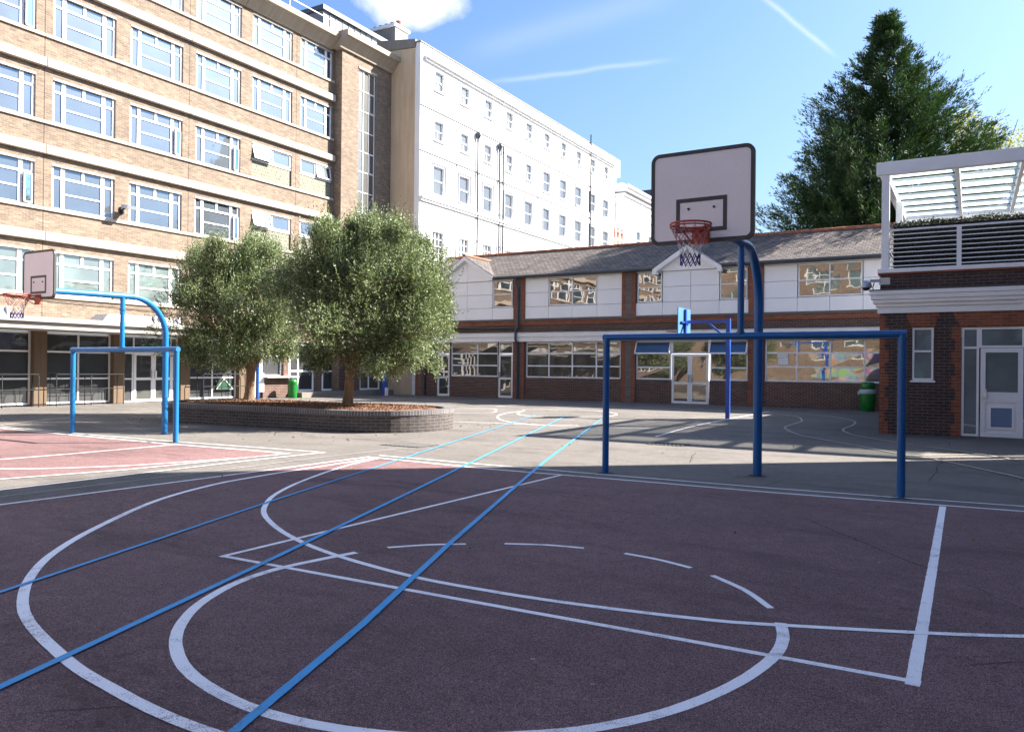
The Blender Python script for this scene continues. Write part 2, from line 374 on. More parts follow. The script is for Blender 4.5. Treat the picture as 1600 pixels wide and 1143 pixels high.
# ------------------------------------------------------------------ mesh builder
col = scene.collection
WO = {}
def tag(o, label=None, cat=None, group=None, kind=None):
    if label: o['label'] = label
    if cat: o['category'] = cat
    if group: o['group'] = group
    if kind: o['kind'] = kind
    return o
def empty(name, loc, label=None, cat=None, group=None):
    o = bpy.data.objects.new(name, None); col.objects.link(o); o.location = loc; o.empty_display_size = 0.3
    WO[o] = Vector(loc); return tag(o, label, cat, group)
def copy_tree(o, parent=None, origin=None, d=0):
    c = o.copy(); col.objects.link(c); c.parent = parent
    if origin is not None:
        c.location = Vector(origin) - (WO[parent] if parent else Vector((0, 0, 0)))
        WO[c] = Vector(origin)
    for ch in o.children: copy_tree(ch, c)
    return c

class MB:
    def __init__(s): s.v, s.f, s.s, s.mi, s.cur = [], [], [], [], 0
    def mat(s, i): s.cur = i; return s
    def add(s, vs, fs, smooth=False):
        b = len(s.v); s.v += [tuple(x) for x in vs]
        for f in fs: s.f.append(tuple(b + i for i in f)); s.s.append(smooth); s.mi.append(s.cur)
    def quad(s, a, b, c, d): s.add((a, b, c, d), ((0, 1, 2, 3),))
    def box(s, x0, x1, y0, y1, z0, z1):
        x0, x1 = min(x0, x1), max(x0, x1); y0, y1 = min(y0, y1), max(y0, y1); z0, z1 = min(z0, z1), max(z0, z1)
        s.add([(x, y, z) for z in (z0, z1) for y in (y0, y1) for x in (x0, x1)],
              [(0, 2, 3, 1), (4, 5, 7, 6), (0, 1, 5, 4), (2, 6, 7, 3), (0, 4, 6, 2), (1, 3, 7, 5)])
    def tbox(s, T, a0, a1, d0, d1, z0, z1):
        p, q = T(a0, d0, z0), T(a1, d1, z1)
        s.box(p[0], q[0], p[1], q[1], z0, z1)
    def bar(s, p, q, w, h=None, up=(0, 0, 1)):
        h = h or w; p, q = Vector(p), Vector(q); d = (q - p).normalized(); u = Vector(up)
        if abs(d.dot(u)) > 0.95: u = Vector((1, 0, 0))
        r = d.cross(u).normalized(); u = r.cross(d)
        c = [r * (w / 2 * i) + u * (h / 2 * j) for i, j in ((-1, -1), (1, -1), (1, 1), (-1, 1))]
        s.add([p + x for x in c] + [q + x for x in c], [(3, 2, 1, 0), (4, 5, 6, 7), (0, 1, 5, 4), (1, 2, 6, 5), (2, 3, 7, 6), (3, 0, 4, 7)])
    def tube(s, pts, r, n=12, caps=True, closed=False):
        pts = [Vector(p) for p in pts]; N = len(pts); rs = r if isinstance(r, (list, tuple)) else [r] * N
        ref = None; vs = []
        for i, p in enumerate(pts):
            a = pts[i - 1] if (i > 0 or closed) else p; b = pts[(i + 1) % N] if (i < N - 1 or closed) else p
            d = (b - a).normalized()
            if ref is None: ref = Vector((0, 0, 1)) if abs(d.z) < 0.9 else Vector((1, 0, 0))
            x = d.cross(ref).normalized(); y = x.cross(d).normalized(); ref = y if abs(y.dot(d)) < 0.9 else ref
            vs += [p + (x * math.cos(2 * math.pi * k / n) + y * math.sin(2 * math.pi * k / n)) * rs[i] for k in range(n)]
        fs = []
        for i in range(N if closed else N - 1):
            j = (i + 1) % N
            for k in range(n):
                k2 = (k + 1) % n; fs.append((i * n + k, i * n + k2, j * n + k2, j * n + k))
        s.add(vs, fs, True)
        if caps and not closed:
            s.add(vs[:n], [tuple(range(n))]); s.add(vs[-n:], [tuple(reversed(range(n)))])
    def lathe(s, c, prof, n=24):
        c = Vector(c)
        vs = [c + Vector((r * math.cos(2 * math.pi * k / n), r * math.sin(2 * math.pi * k / n), z)) for r, z in prof for k in range(n)]
        s.add(vs, [(i * n + k, i * n + (k + 1) % n, (i + 1) * n + (k + 1) % n, (i + 1) * n + k) for i in range(len(prof) - 1) for k in range(n)], True)
    def prism(s, poly, ext):     # poly: list of 3d points, ext: vector
        n = len(poly); e = Vector(ext)
        vs = [Vector(p) for p in poly] + [Vector(p) + e for p in poly]
        s.add(vs, [tuple(range(n)), tuple(reversed(range(n, 2 * n)))] + [(i, (i + 1) % n, n + (i + 1) % n, n + i) for i in range(n)])
    def facade(s, T, a0, a1, z0, z1, holes, depth):
        xs = sorted({a0, a1, *[h[0] for h in holes], *[h[1] for h in holes]}); xs = [x for x in xs if a0 <= x <= a1]
        zs = sorted({z0, z1, *[h[2] for h in holes], *[h[3] for h in holes]}); zs = [z for z in zs if z0 <= z <= z1]
        for zi in range(len(zs) - 1):
            run = None
            for xi in range(len(xs) - 1):
                cx, cz = (xs[xi] + xs[xi + 1]) / 2, (zs[zi] + zs[zi + 1]) / 2
                hole = any(h[0] < cx < h[1] and h[2] < cz < h[3] for h in holes)
                if not hole:
                    if run is None: run = xs[xi]
                if run is not None and (hole or xi == len(xs) - 2):
                    e = xs[xi] if hole else xs[xi + 1]
                    s.quad(T(run, 0, zs[zi]), T(e, 0, zs[zi]), T(e, 0, zs[zi + 1]), T(run, 0, zs[zi + 1])); run = None
        for a, b, c, d in holes:
            for p, q in (((a, c), (b, c)), ((b, c), (b, d)), ((b, d), (a, d)), ((a, d), (a, c))):
                s.quad(T(p[0], 0, p[1]), T(q[0], 0, q[1]), T(q[0], -depth, q[1]), T(p[0], -depth, p[1]))
    def build(s, name, mats, parent=None, origin=None, bevel=0):
        if origin is None: origin = WO[parent] if parent else Vector((0, 0, 0))
        origin = Vector(origin)
        me = bpy.data.meshes.new(name)
        vv = np.array(s.v, dtype=float)
        me.from_pydata([tuple(x) for x in (vv - np.array(origin))], [], s.f)
        if isinstance(mats, str): mats = [mats]
        for x in mats: me.materials.append(M[x])
        me.polygons.foreach_set('use_smooth', s.s); me.polygons.foreach_set('material_index', s.mi)
        uvl = me.uv_layers.new(name='UVMap'); nl = len(me.loops)
        li = np.empty(nl, dtype=np.int64); me.loops.foreach_get('vertex_index', li)
        nrm = np.empty(len(me.polygons) * 3); me.polygons.foreach_get('normal', nrm); nrm = abs(nrm.reshape(-1, 3))
        tot = np.empty(len(me.polygons), dtype=np.int64); me.polygons.foreach_get('loop_total', tot)
        ln = np.repeat(nrm, tot, axis=0); co = vv[li]
        uv = np.empty((nl, 2))
        ax = np.argmax(ln * np.array([1, 1, 0.8]), axis=1)
        uv[:, 0] = np.where(ax == 0, co[:, 1], co[:, 0]); uv[:, 1] = np.where(ax == 2, co[:, 1], co[:, 2])
        uvl.data.foreach_set('uv', uv.ravel())
        me.update()
        o = bpy.data.objects.new(name, me); col.objects.link(o)
        WO[o] = origin
        if parent: o.parent = parent; o.location = origin - WO[parent]
        else: o.location = origin
        if bevel:
            b = o.modifiers.new('bevel', 'BEVEL'); b.width = bevel; b.segments = 2; b.limit_method = 'ANGLE'; b.angle_limit = R(50)
        return o
def TU(u, sgn=1): return lambda a, d, z: (u + sgn * d, a, z)      # wall whose outward normal is +/-X, a runs along Y
def TV(v, sgn=-1): return lambda a, d, z: (a, v + sgn * d, z)     # wall whose outward normal is -/+Y, a runs along X

def leaves(name, mat, P, D, L, W, parent=None, origin=(0, 0, 0), fold=0.0):
    P, D = np.asarray(P, float), np.asarray(D, float); n = len(P)
    D = D / np.linalg.norm(D, axis=1)[:, None]
    rnd = np.random.normal(size=(n, 3)); S = np.cross(D, rnd); S /= np.linalg.norm(S, axis=1)[:, None] + 1e-9
    L = np.asarray(L).reshape(-1, 1) * np.ones((n, 1)); W = np.asarray(W).reshape(-1, 1) * np.ones((n, 1))
    v = np.empty((n, 4, 3)); v[:, 0] = P; v[:, 1] = P + D * L * 0.45 + S * W / 2; v[:, 2] = P + D * L; v[:, 3] = P + D * L * 0.45 - S * W / 2
    v = v.reshape(-1, 3) - np.array(origin)
    me = bpy.data.meshes.new(name)
    me.vertices.add(4 * n); me.vertices.foreach_set('co', v.ravel())
    me.loops.add(4 * n); me.loops.foreach_set('vertex_index', np.arange(4 * n, dtype=np.int32))
    me.polygons.add(n); me.polygons.foreach_set('loop_start', np.arange(0, 4 * n, 4, dtype=np.int32)); me.polygons.foreach_set('loop_total', np.full(n, 4, dtype=np.int32))
    me.materials.append(M[mat]); me.update(calc_edges=True); me.validate()
    o = bpy.data.objects.new(name, me); col.objects.link(o); WO[o] = Vector(origin)
    if parent: o.parent = parent; o.location = Vector(origin) - WO[parent]
    else: o.location = origin
    return o

# ------------------------------------------------------------------ ground and markings
g = MB(); g.quad((-400, -300, 0), (400, -300, 0), (400, 500, 0), (-400, 500, 0))
tag(g.build('ground', 'asphalt'), kind='structure')
g = MB(); g.add([(-8.66, 9.98, .004), (-8.82, 4.4, .004), (-9.05, -6, .004), (5.9, -6, .004), (5.9, 10.2, .004), (0, 10.04, .004), (-3, 9.92, .004)], [tuple(range(7))])
tag(g.build('court_surface', 'red'), kind='structure')
g = MB(); g.add([(-10.05, 9.55, .004), (-10.3, 7, .004), (-10.8, 5.3, .004), (-11.6, -4, .004), (-26.5, -4, .004), (-26.5, 9.5, .004), (-15, 9.45, .004)], [tuple(range(7))])
tag(g.build('court_surface', 'red'), kind='structure')

ribz = [0.0055]
def spline(pts, step=0.12, smooth=True):
    pts = [np.array(p, float) for p in pts]
    out = []
    for i in range(len(pts) - 1):
        p1, p2 = pts[i], pts[i + 1]; p0 = pts[i - 1] if i else 2 * p1 - p2; p3 = pts[i + 2] if i + 2 < len(pts) else 2 * p2 - p1
        n = max(2, int(np.linalg.norm(p2 - p1) / step))
        for k in range(n):
            t_ = k / n
            if smooth: out.append(0.5 * ((2 * p1) + (-p0 + p2) * t_ + (2 * p0 - 5 * p1 + 4 * p2 - p3) * t_ ** 2 + (-p0 + 3 * p1 - 3 * p2 + p3) * t_ ** 3))
            else: out.append(p1 + (p2 - p1) * t_)
    out.append(pts[-1]); return out
def ribbon(mb, pts, w, smooth=True, jit=0.035, z=None, closed=False):
    P = spline(pts, 0.05 if w > 0.045 else 0.2, smooth); n = len(P); vs = []
    if z is None: z = ribz[0]; ribz[0] += 0.00028
    for i, p in enumerate(P):
        d = P[min(i + 1, n - 1)] - P[max(i - 1, 0)]; d = d / (np.linalg.norm(d) + 1e-9); s = np.array((-d[1], d[0]))
        w1, w2 = (w / 2 * (1 + random.uniform(-jit, jit)) for _ in (0, 1))
        vs += [(*(p + s * w1), z), (*(p - s * w2), z)]
    mb.add(vs, [(2 * i, 2 * i + 1, 2 * i + 3, 2 * i + 2) for i in range(n - 1)])
def circ(cx, cy_, r, a0, a1, n=40): return [(cx + r * math.cos(R(a0 + (a1 - a0) * i / n)), cy_ + r * math.sin(R(a0 + (a1 - a0) * i / n))) for i in range(n + 1)]
wl_ = MB()
KC = -2.635
# key, free-throw circle, three-point arcs of the near court
ribbon(wl_, [(-5.03, 4.15), (-2.6, 4.20), (-0.20, 4.26)], 0.050, False)
ribbon(wl_, [(-5.05, 4.12), (-4.97, 9.84)], 0.050, False)
ribbon(wl_, [(-0.235, 4.20), (-0.25, 7), (-0.27, 9.98)], 0.066, False, 0.04)
ribbon(wl_, [(-4.26, 4.80), (-4.34, 4.47), (-4.40, 4.08), (-4.35, 3.68), (-4.17, 3.26), (-3.92, 2.93), (-3.64, 2.69), (-3.31, 2.51), (-2.95, 2.41), (-2.60, 2.38), (-2.25, 2.43), (-1.90, 2.56), (-1.60, 2.76), (-1.35, 2.99), (-1.12, 3.34), (-0.96, 3.78), (-0.885, 4.22), (-0.90, 4.55), (-0.97, 4.82)], 0.068, True, 0.03)
for pts in ([(-4.16, 5.07), (-3.94, 5.33), (-3.69, 5.53)], [(-3.42, 5.72), (-3.10, 5.87), (-2.78, 5.94)], [(-2.42, 5.95), (-2.12, 5.90), (-1.82, 5.79)], [(-1.62, 5.66), (-1.32, 5.40), (-1.08, 5.08)]):
    ribbon(wl_, pts, 0.048, True)
ribbon(wl_, [(-8.36, 9.95), (-8.11, 8.88), (-7.52, 7.45), (-7.0, 6.5), (-6.52, 5.90), (-6.02, 5.45), (-5.23, 4.98), (-4.4, 4.66), (-3.47, 4.47), (-2.81, 4.45), (-2.16, 4.50), (-1.45, 4.62), (-0.97, 4.77), (0.27, 5.32), (1.4, 6.1), (2.4, 7.4), (3.0, 9.0), (3.1, 10.0)], 0.055, True, 0.03)
ribbon(wl_, [(-8.42, 9.9), (-8.36, 8.4), (-8.29, 7.33), (-8.15, 6.5), (-7.7, 5.42), (-6.88, 4.24), (-6.24, 3.50), (-5.71, 3.05), (-5.19, 2.72), (-4.71, 2.50), (-4.07, 2.31), (-3.53, 2.20), (-2.7, 2.13), (-1.6, 2.25), (-0.4, 2.7), (0.9, 3.6), (2.2, 5.2), (3.1, 7.3), (3.2, 9.8)], 0.066, True, 0.03)
ribbon(wl_, [(-8.61, 10.0), (-8.68, 7.7), (-8.82, 4.4), (-8.95, 1), (-9.05, -6)], 0.055, False)
ribbon(wl_, [(-8.64, 9.97), (-6.17, 9.80), (-3.82, 9.88), (-2.13, 9.90), (-0.25, 10.05), (1.5, 10.2), (5.9, 10.4)], 0.055, False)
ribbon(wl_, [(-8.60, 10.24), (-6.46, 10.22), (-4.48, 10.22), (-2.23, 10.26), (-0.73, 10.37), (0.52, 10.50), (5.9, 10.9)], 0.045, False)
# left court
ribbon(wl_, [(-26.5, 9.45), (-19.25, 9.50), (-13.14, 9.42), (-10.85, 9.55), (-10.02, 9.55)], 0.055, False)
ribbon(wl_, [(-26.5, 9.75), (-15.77, 9.72), (-13.16, 9.80), (-11.27, 9.96), (-9.69, 10.04)], 0.04, False)
ribbon(wl_, [(-9.95, -4), (-9.84, 4.89), (-9.83, 6.5), (-9.78, 8.39), (-9.66, 10.06)], 0.05, False)
ribbon(wl_, [(-11.5, -4), (-10.76, 5.34), (-10.31, 6.81), (-10.09, 8.92), (-10.02, 9.6)], 0.05, False)
ribbon(wl_, [(-17, 4.3), (-14.5, 4.4), (-13, 5.0), (-11.8, 5.85), (-11.18, 6.4), (-10.63, 7.25), (-10.15, 8.7)], 0.06)
ribbon(wl_, [(-12.97, 3.6), (-12.95, 6.43), (-12.84, 7.54), (-12.82, 9.4)], 0.06, False)
for pts, w in (([(-14.0, 24.5), (-12.99, 25.45), (-11.72, 25.7), (-10.3, 24.4), (-9.89, 23.07), (-10.29, 22.4), (-11.02, 21.71), (-11.6, 21.3), (-12.49, 21.76), (-13.06, 22.66), (-13.68, 24.18)], 0.05),
               ([(-13.5, 23.5), (-13.1, 21.69), (-12.37, 20.19), (-11.51, 19.06), (-10.7, 18.45), (-9.74, 18.25), (-9.0, 18.8)], 0.05),
               ([(-12.5, 17.72), (-11.04, 18.0), (-9.26, 18.1), (-8.14, 18.38), (-6.92, 18.8)], 0.045),
               ([(-17.5, 22.0), (-15.9, 23.9), (-15.0, 24.15), (-14.25, 23.15), (-13.8, 22.03), (-14.61, 21.0), (-16.5, 19.5)], 0.05),
               ([(-15.9, 25.83), (-15.84, 28.0)], 0.05), ([(-6.4, 29.5), (-6.39, 27.35), (-6.41, 23.92), (-6.34, 20.07), (-6.05, 16.6)], 0.06),
               ([(-14.5, 28.2), (-10, 28.6), (-5.5, 28.9)], 0.04)):
    ribbon(wl_, pts, w)
tag(wl_.build('white_line_markings', 'line_white'), kind='structure')
th = MB()
ribbon(th, [(-9.45, -4), (-9.34, 4.64), (-9.2, 7.27), (-9.18, 9.47), (-9.0, 11.5)], 0.022, False)
tag(th.build('thin_line_markings', 'line_thin'), kind='structure')
bl = MB()
ribbon(bl, [(-4.2, -1), (-5.44, 2.71), (-6.58, 5.92), (-7.72, 9.30), (-12.08, 22.11)], 0.040, False, 0.05)
ribbon(bl, [(-2.9, -1), (-3.84, 1.91), (-4.55, 4.0), (-5.46, 6.58), (-6.50, 9.5), (-11.09, 22.3)], 0.050, False, 0.05)
ribbon(bl, [(-1.5, -1), (-2.55, 2.1), (-3.02, 3.45), (-3.82, 5.50), (-4.53, 7.41), (-5.90, 11.1), (-9.56, 21.6)], 0.050, False, 0.05)
tag(bl.build('blue_line_markings', 'line_blue'), kind='structure')
yl = MB()
for pts in ([(-8.3, 18.3), (-7.86, 20.34), (-7.29, 24.39), (-6.4, 28.0), (-5.08, 27.07), (-4.41, 24.8), (-4.32, 23.49), (-4.27, 21.69), (-4.01, 20.55), (-3.44, 19.11), (-2.89, 18.3), (-2.11, 17.28), (-1.2, 16.02), (-0.54, 15.26), (0.65, 13.26), (1.4, 12)],
            [(-6.93, 30.64), (-4.94, 28.57), (-3.79, 27.2), (-3.06, 25.53), (-2.85, 23.66), (-2.85, 21.7), (-2.57, 20.43), (-2.2, 19.62), (-1.51, 18.58), (-1.02, 18.08)],
            [(-0.79, 17.76), (0.02, 16.9), (0.77, 15.85), (2, 14)], [(-1.01, 15.64), (-0.47, 16.15), (0.13, 16.71)],
            [(-21.05, 9.9), (-21.0, 11.88), (-22.18, 13.62), (-22.71, 16.6)], [(-19.96, 9.9), (-21.5, 12.55), (-21.03, 15.11)]):
    ribbon(yl, pts, 0.055)
tag(yl.build('cream_line_markings', 'line_yellow'), kind='structure')

# ------------------------------------------------------------------ brick school building (left)
U0 = -28.1
bs = empty('brick_school_building', (-32, 12, 0), 'long five-storey yellow brick building with concrete bands and white windows', 'building')
T = TU(U0)
bays = [(round(9.63 - 2.955 * k, 2), round(12.0 - 2.955 * k, 2)) for k in range(8, 0, -1)]
bays += [(9.65, 12.02), (12.6, 14.95), (15.54, 17.89), (18.48, 20.81), (21.43, 23.77), (24.40, 26.80), (27.33, 29.50)]
rows = [(3.92, 5.50), (6.98, 8.57), (10.02, 11.60), (13.05, 14.64), (15.98, 17.45)]
holes = [(a, b, c, d) for a, b in bays for c, d in rows]
w = MB(); w.facade(T, -16, 29.66, 2.62, 17.7, holes, 0.16)
# tower that stands forward, with the tall stair window
T2 = TU(-27.6); TW = (30.92, 32.24, 3.2, 17.0)
w.facade(T2, 29.66, 33.55, 2.62, 17.9, [TW], 0.16)
w.quad((U0, 29.66, 0.0), (-27.6, 29.66, 0.0), (-27.6, 29.66, 17.9), (U0, 29.66, 17.9))
w.quad((U0, -16, 0), (-44, -16, 0), (-44, -16, 17.7), (U0, -16, 17.7))
w.box(-44, -28.6, -15.98, 33.5, 17.2, 17.7)
w.build('wall', 'stock', bs)
for z0, z1 in ((5.80, 6.10), (8.84, 9.14), (11.88, 12.18), (14.92, 15.24)):
    y = -16.0; k = MB()
    for e in (-8.4, -2.5, 3.4, 9.33, 15.25, 21.12, 27.07, 29.62):
        k.box(U0 - 0.02, U0 + 0.17, y, e - 0.015, z0, z1); y = e + 0.01
    k.build('concrete_band', 'concrete', bs, bevel=0.015)
for z0, z1 in rows:
    y = -16.0; k = MB()
    for e in (-8.4, -2.5, 3.4, 9.33, 15.25, 21.12, 27.07, 29.62):
        k.box(U0 - 0.14, U0 + 0.07, y, e - 0.012, z0 - 0.11, z0 - 0.002); y = e + 0.008
    k.build('window_sill_course', 'concrete', bs, bevel=0.008)
    k = MB()
    for a, b in bays: k.box(U0 - 0.13, U0 + 0.012, a, b, z1 - 0.075, z1 - 0.003)
    k.build('lintel_strip', 'canopy', bs)
k = MB()
def cornice(mb, yy0, yy1, u, zb):
    for d0, z0, z1 in ((0.10, 0, .14), (0.26, .143, .30), (0.40, .303, .47), (0.50, .473, .58)):
        mb.box(u - 0.3, u + d0, yy0, yy1, zb + z0, zb + z1)
def slantcornice(mb, ya, yb, u, zb, pr=0.55, h=0.75):
    poly = [(u - .4, 0, zb), (u + .12, 0, zb), (u + .15, 0, zb + .10), (u + pr - .12, 0, zb + h - .30), (u + pr, 0, zb + h - .27), (u + pr, 0, zb + h), (u - .4, 0, zb + h + .03)]
    mb.prism([(x, ya, z) for x, _, z in poly], (0, yb - ya, 0))
for a, b in ((-16, -3.02), (-3, 11.98), (12.0, 23.9), (23.92, 29.36)): slantcornice(k, a, b, U0, 17.5, 0.62)
slantcornice(k, 29.38, 33.9, -27.6, 17.55, 0.62, 0.80)
k.build('cornice', 'cornice', bs, bevel=0.01)
for e in (-8.4, -2.5, 3.4, 9.33, 15.25, 21.12, 27.07):
    k = MB(); k.box(U0 - .02, U0 + .004, e - .008, e + .008, 3.0, 17.5); k.build('expansion_joint', 'joint', bs)
# school window prototype
def school_window(y0, y1, z0, z1, style, parent, openv=0):
    wd, h = y1 - y0, z1 - z0
    d = -0.10; Tn = lambda a, dd, z: (U0 + d + dd, y0 + a, z0 + z)
    f = MB(); p = MB()
    B = lambda a0, a1, c0, c1, t0=-0.03, t1=0.03: f.tbox(Tn, a0, a1, t0, t1, z0 + c0, z0 + c1)
    def B(a0, a1, c0, c1, t0=-0.03, t1=0.03):
        q, r = Tn(a0, t0, c0), Tn(a1, t1, c1); f.box(q[0], r[0], q[1], r[1], q[2], r[2])
    ow = 0.06
    if style == 'school':
        x1, x2 = 0.185 * wd, 0.805 * wd; zt = h * 0.715; zm = h * 0.37
        B(0, wd, 0, ow); B(0, wd, h - ow, h); B(0, ow, ow, h - ow); B(wd - ow, wd, ow, h - ow)
        for x in (x1, x2): B(x - .055, x + .055, ow, h - ow, -.03, .034)
        xs = [(ow, x1 - .055), (x1 + .055, x2 - .055), (x2 + .055, wd - ow)]
        for a, b in xs: B(a, b, zt - .04, zt + .04)
        B(xs[1][0], xs[1][1], zm - .028, zm + .028)
        xm = (x1 + x2) / 2; B(xm - .05, xm + .05, zt + .04, h - ow)
        # casement frames round the side lights
        for a, b in (xs[0], xs[2]):
            for c, e in ((ow, zt - .04), (zt + .04, h - ow)):
                B(a, a + .03, c, e, -.03, .038); B(b - .03, b, c, e, -.03, .038)
        cells = [(a, b, c, e) for a, b in (xs[0], xs[2]) for c, e in ((ow, zt - .04), (zt + .04, h - ow))]
        if openv: cells = [c for c in cells if not (c[0] > x2 and c[2] < zt * .5)]
        cells += [(*xs[1], ow, zm - .028), (*xs[1], zm + .028, zt - .04), (xs[1][0], xm - .05, zt + .04, h - ow), (xm + .05, xs[1][1], zt + .04, h - ow)]
        for a, b, c, e in cells: p.quad(Tn(a, 0, c), Tn(b, 0, c), Tn(b, random.uniform(-.006, .006), e), Tn(a, 0, e))
        if openv:   # right casement standing ajar
            a, b = xs[2]; ang = R(15); hinge = b
            def S(s_, o, z): return Tn(hinge - s_ * math.cos(ang) , s_ * math.sin(ang) + o + .03, z)
            wsash = b - a; z0_, z1_ = ow, zt - .04
            for s0, s1, c0, c1 in ((0, wsash, z0_, z0_ + .05), (0, wsash, z1_ - .05, z1_), (0, .05, z0_, z1_), (wsash - .05, wsash, z0_, z1_)):
                f.prism([S(s0, 0, c0), S(s1, 0, c0), S(s1, 0, c1), S(s0, 0, c1)], (0.03, 0.02, 0))
            p.quad(S(.04, .01, z0_ + .04), S(wsash - .04, .01, z0_ + .04), S(wsash - .04, .01, z1_ - .04), S(.04, .01, z1_ - .04))
            p.mat(1); p.quad(Tn(a, -.02, z0_), Tn(b, -.02, z0_), Tn(b, -.02, z1_), Tn(a, -.02, z1_)); p.mat(0)  # dark sheet painted in for the unlit room behind the gap
    else:            # glass block panel below, two top-hung lights above
        zb = h * 0.50
        B(0, wd, zb, zb + .07, -.03, .06); B(0, wd, h - ow, h); B(0, ow, zb + .07, h - ow); B(wd - ow, wd, zb + .07, h - ow); B(wd * .5 - .04, wd * .5 + .04, zb + .07, h - ow)
        for i, (a, b) in enumerate(((ow, wd * .5 - .04), (wd * .5 + .04, wd - ow))):
            o = (.20, .02)[i] if openv else (.02, .10)[i]
            c, e = zb + .07, h - ow
            S = lambda a_, s_: Tn(a_, .03 + o * (1 - s_), c + (e - c) * s_ + 0.0)
            for a0, a1, s0, s1 in ((a, b, 0, .1), (a, b, .9, 1), (a, a + .05, 0, 1), (b - .05, b, 0, 1)):
                f.prism([S(a0, s0), S(a1, s0), S(a1, s1), S(a0, s1)], (0.03, 0, 0))
            p.quad(S(a + .04, .06), S(b - .04, .06), S(b - .04, .94), S(a + .04, .94))
    mats = ['upvc']
    o = f.build('window', mats, parent, Tn(0, 0, 0))
    p.build('pane', ['glass_sky', 'glass_dark'], o, WO[o])
    if style != 'school':
        q = MB(); e0, e1 = Tn(0, -.01, 0), Tn(wd, .03, zb); q.box(e0[0], e1[0], e0[1], e1[1], e0[2], e1[2]); q.build('glass_block_panel', 'glassblock', o, WO[o])
    return o
protos = {}
for ri, (z0, z1) in enumerate(rows):
    for bi, (a, b) in enumerate(bays):
        st = 'block' if (ri in (1, 2) and bi >= 13) else 'school'
        op = 1 if (bi, ri) in ((9, 4), (9, 1), (10, 4), (11, 2), (12, 2), (12, 1), (9, 3), (13, 1), (13, 2)) else 0
        key = (st, op, round(b - a, 2), round(z1 - z0, 2), ri == 0)
        if key not in protos:
            protos[key] = school_window(a, b, z0, z1, st, bs, op)
            if ri == 0:
                pane = [c for c in protos[key].children if c.name.startswith('pane')][0]; pane.data.materials[0] = M['glass_low']
        else: copy_tree(protos[key], bs, (U0 - 0.10, a, z0))
# ground-floor row of the first storey: blinds behind some lights
# stair window
f = MB(); p = MB(); a0, a1, z0, z1 = TW
Tn = TU(-27.6 - 0.08)
for a in (a0 + .03, a0 + .42, a0 + .86, a1 - .03): f.tbox(Tn, a - .022, a + .022, -.03, .03, z0, z1)
nz = 13
for i in range(nz + 1):
    z = z1 - (z1 - z0) * i / nz; f.tbox(Tn, a0, a1, -.028, .027, z - .02, z + .02)
for i in range(nz):
    for a, b in ((a0 + .06, a0 + .39), (a0 + .45, a0 + .83), (a0 + .89, a1 - .06)):
        zt, zb = z1 - (z1 - z0) * i / nz - .028, z1 - (z1 - z0) * (i + 1) / nz + .028
        e = random.uniform(-.008, .008)
        p.quad(Tn(a, 0, zb), Tn(b, 0, zb), Tn(b, e, zt), Tn(a, e, zt))
        if i % 3 == 1 and a > a0 + .8:
            for q in ((a, a + .03, zb, zt), (b - .03, b, zb, zt), (a, b, zb, zb + .03), (a, b, zt - .03, zt)): f.tbox(Tn, q[0], q[1], .03, .05, q[2], q[3])
o = f.build('stair_window', 'upvc', bs, Tn(a0, 0, z0)); p.build('pane', 'glass_deep', o, WO[o])
k = MB(); k.tbox(T2, a0 - .02, a1 + .02, -.08, .05, z1 + .002, z1 + .12); k.build('lintel_strip', 'concrete', bs)
# lead-clad dormer on the roof
dm = MB(); dm.box(-33.5, -29.3, 30.0, 43.5, 17.7, 20.05); d1 = dm.build('roof_dormer', 'lead', bs, (-31, 30, 17.7))
dm = MB(); dm.box(-33.6, -29.15, 29.88, 43.6, 20.052, 20.30); dm.build('roof', 'slate', d1, WO[d1])
dm = MB()
for i in range(28): dm.box(-29.3, -29.262, 30.0 + i * .48, 30.03 + i * .48, 17.9, 20.05)
dm.build('seam', 'slate', d1, WO[d1])
rr = MB(); rr.bar((-28.0, 17.5, 18.2), (-28.0, 17.5, 18.9), .035); rr.bar((-28.0, 29.5, 18.4), (-28, 29.5, 19.0), .035); rr.bar((-28, 17.4, 18.9), (-28, 29.3, 18.95), .035); rr.bar((-28, 29.0, 18.35), (-28, 29.0, 18.9), .03)
for yy in (20.5, 23.5, 26.5): rr.bar((-28.0, yy, 18.2), (-28.0, yy, 18.93), .03)
rr.build('roof_rail', 'upvc', bs)
# canopy
k = MB(); k.box(-28.3, -25.92, -16, 24.6, 2.84, 2.99); k.box(-28.3, -26.05, -16, 24.55, 2.62, 2.838)
cano = k.build('canopy', 'canopy', bs, bevel=0.01)
proto = None
for yy in (-8, -2, 4.1, 10.15, 16.3, 21.0):
    if proto is None:
        k = MB()
        for o0, L_ in ((0, 2.0), (2.15, .85)):
            a = yy + o0; b = a + L_
            k.prism([(-27.0, a, 2.992), (-26.2, a, 2.992), (-26.32, a + 0.08, 3.26), (-26.9, a + .08, 3.26)], (0, 0, 0.0001)) if 0 else None
            v = [(-27.2, a, 2.992), (-26.2, a, 2.992), (-26.2, b, 2.992), (-27.2, b, 2.992), (-27.08, a + .28, 3.27), (-26.32, a + .28, 3.27), (-26.32, b, 3.27), (-27.08, b, 3.27)]
            k.add(v, [(0, 1, 5, 4), (1, 2, 6, 5), (2, 3, 7, 6), (3, 0, 4, 7), (4, 5, 6, 7)])
            k.mat(1); k.box(-27.22, -26.18, b, b + .10, 2.992, 3.29); k.mat(0)
        proto = k.build('skylight', ['soffit', 'upvc'], bs, (-26.7, yy, 2.99)); py = yy
    else: copy_tree(proto, bs, (-26.7, yy, 2.99))
